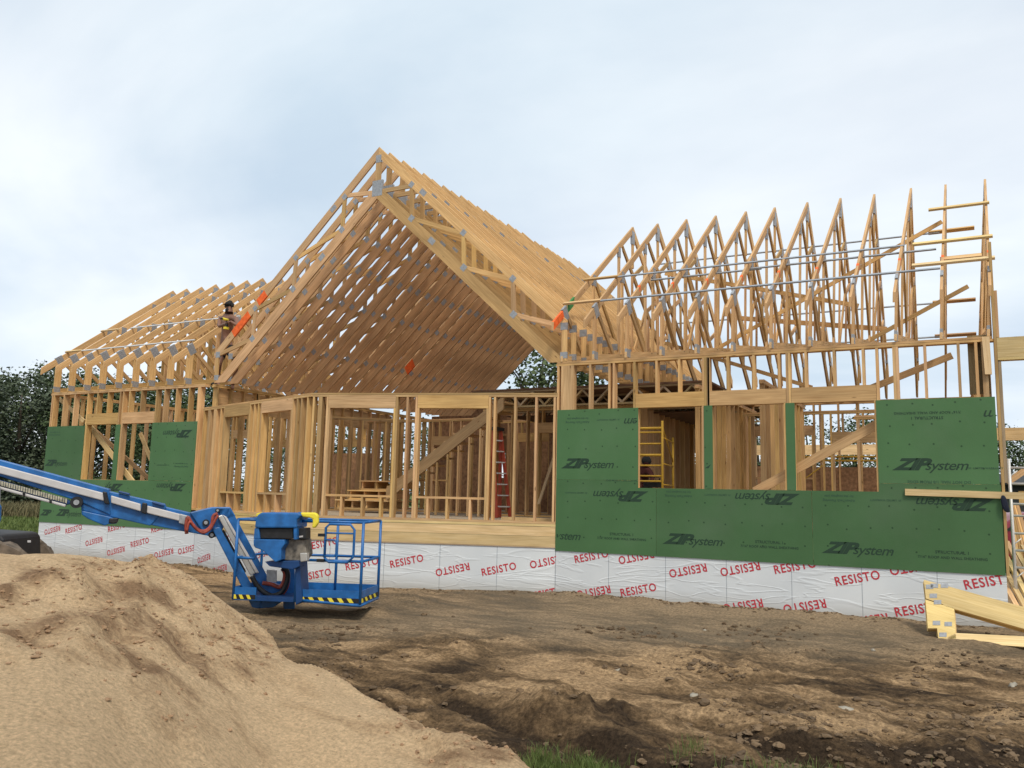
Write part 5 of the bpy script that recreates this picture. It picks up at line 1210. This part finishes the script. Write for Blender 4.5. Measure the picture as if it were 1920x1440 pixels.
TL_ = [(-130, 690, 44, 6.5, 'leafg', 'left of the frame edge'), (-50, 700, 50, 6, 'leaf', 'second from the left end of the tree row'), (28, 692, 46, 6.2, 'leafg', 'grey green tree at the left edge above the lift arm'), (100, 697, 52, 6.2, 'leaf', 'green tree just left of the left wing'),
       (165, 712, 46, 5, 'leaf', ''), (225, 716, 50, 5.5, 'leafg', ''), (290, 700, 45, 4.6, 'leaf', ''), (350, 722, 52, 6, 'leafg', ''), (420, 690, 48, 6, 'leaf', '')]
LB = ['tall grey green tree standing outside the left edge of the picture', 'dark tree half out of the picture at the far left', 'grey green bushy tree at the left edge above the blue lift arm', 'dark green tree touching the left end of the green sheathing',
      'green tree seen between the leftmost heel posts of the left wing roof', 'grey green tree seen under the left wing roof, middle of the wing', 'tree whose round top shows between the left wing trusses', 'grey green tree behind the right half of the left wing roof', 'tree seen behind the shirtless man']
for (px, ty, d, cw, lt, _), lb_ in zip(TL_, LB): tree(px, ty, d, cw, lb_, lt, n=22000 if px < 120 else 10000)
for px, ty, lb_ in ((560, 800, 'low tree seen through the left half of the front stud wall'), (700, 790, 'low tree seen through the larger front window framing'), (840, 800, 'low tree seen behind the raking stair wall')): tree(px, ty, 46, 6, lb_, n=5000, ls=1.2)
tree(1005, 585, 33, 6.4, 'tall dark tree showing in the gap under the right side of the big gable', n=9000, group=None, ls=.85)
for px, ty, lb_ in ((1110, 690, 'tree top showing above the upper floor, right of the tall dark tree'), (1215, 775, 'tree seen through the leftmost window opening of the right wing'), (1330, 770, 'tree behind the narrow green strips of the right wing'), (1425, 765, 'tree seen through the middle window opening of the right wing'),
                    (1520, 770, 'tree left of the slanting window brace'), (1610, 778, 'tree seen above the slanting window brace'), (1720, 790, 'tree hidden mostly by the upper right green sheet'), (1830, 800, 'tree behind the right corner of the house'), (1893, 822, 'small tree top just right of the corner boards'), (1925, 818, 'tree top cut by the right picture edge')):
    tree(px, ty, 50, 5.5, lb_, n=4500, ls=1.1)
def blades(name, pts, mt, h0, h1, w, seed):
    rr = random.Random(seed); V = []; F = []; T = []
    for (x, y, z) in pts:
        a = rr.uniform(0, 6.28); h = rr.uniform(h0, h1); l = rr.uniform(.1, .7) * h; dx_, dy_ = math.cos(a), math.sin(a); b = rr.uniform(0, 6.28); wx, wy = math.cos(b) * w, math.sin(b) * w
        k = len(V); V += [(x - wx, y - wy, z - .02), (x + wx, y + wy, z - .02), (x + wx * .7 + dx_ * l * .4, y + wy * .7 + dy_ * l * .4, z + h * .6), (x - wx * .7 + dx_ * l * .4, y - wy * .7 + dy_ * l * .4, z + h * .6), (x + dx_ * l, y + dy_ * l, z + h)]
        F += [[k, k + 1, k + 2, k + 3], [k + 3, k + 2, k + 4]]; t = rr.random(); T += [t, t]
    mb = MB(); mb.v = V; mb.f = F; mb.uv = [[(0, 0)] * len(f) for f in F]; mb.t = [(t, t, t) for t in T]; mb.mi = [0] * len(F); struct(mb.build(name, mt), 'stuff')
rr = random.Random(3); pts = []
for cx, cy, sx_, sy_, k in ((1075, 1428, 55, 10, 2600), (1150, 1436, 60, 7, 1200), (1290, 1400, 18, 10, 160), (1470, 1440, 60, 6, 300), (1600, 1442, 60, 6, 300), (1020, 1415, 14, 6, 300)):
    for i in range(k // 2):
        px, py = rr.gauss(cx, sx_), rr.gauss(cy, sy_) + 6
        d = ray(px, py); t = (-.78 - CAMP.z) / d.z if d.z < 0 else 0
        if not 1 < t < 9: continue
        p = CAMP + d * t; l, dd = ld(p.x, p.y)
        if mz(l, dd) > gz(p.x, p.y) + .02: continue
        pts.append((p.x, p.y, gz(p.x, p.y)))
blades('grass_tufts', pts, 'grass', .04, .13, .0022, 5)
pts = []
for i in range(16000):
    px = rr.uniform(-200, 76); d = rr.uniform(26, 43); p = W(px, 930, d); pts.append((p.x, p.y, gz(p.x, p.y)))
blades('meadow_grass', pts, 'grass', .15, .4, .03, 6)
pts = []
for i in range(5000):
    px = rr.uniform(-200, 90); d = rr.uniform(41, 44); p = W(px, 930, d); pts.append((p.x, p.y, gz(p.x, p.y)))
blades('tall_weeds', pts, 'weed', .5, 1.1, .03, 7)
for (px, py, r, lb_) in ((1163, 1258, .045, 'pale round stone in the churned soil right of the picture middle'), (1302, 1305, 0.04, 'pale upright stone beside the deep rut'), (1322, 1182, .03, 'small pale stone in the grey dirt below the left window'), (1637, 1219, .03, 'small pale stone on the grey dirt left of the leaning trusses'), (1585, 1331, .055, 'pale oval stone at the edge of a rut at the right'), (1900, 1287, .04, 'grey stone near the right picture edge')):
    p = on_ground(px, py); mb = MB(); rock(mb, (0, 0, 0), r, .75); s = mb.build('stone', 'stone', smooth=True); s.location = p; tag(s, lb_, 'stone', None)
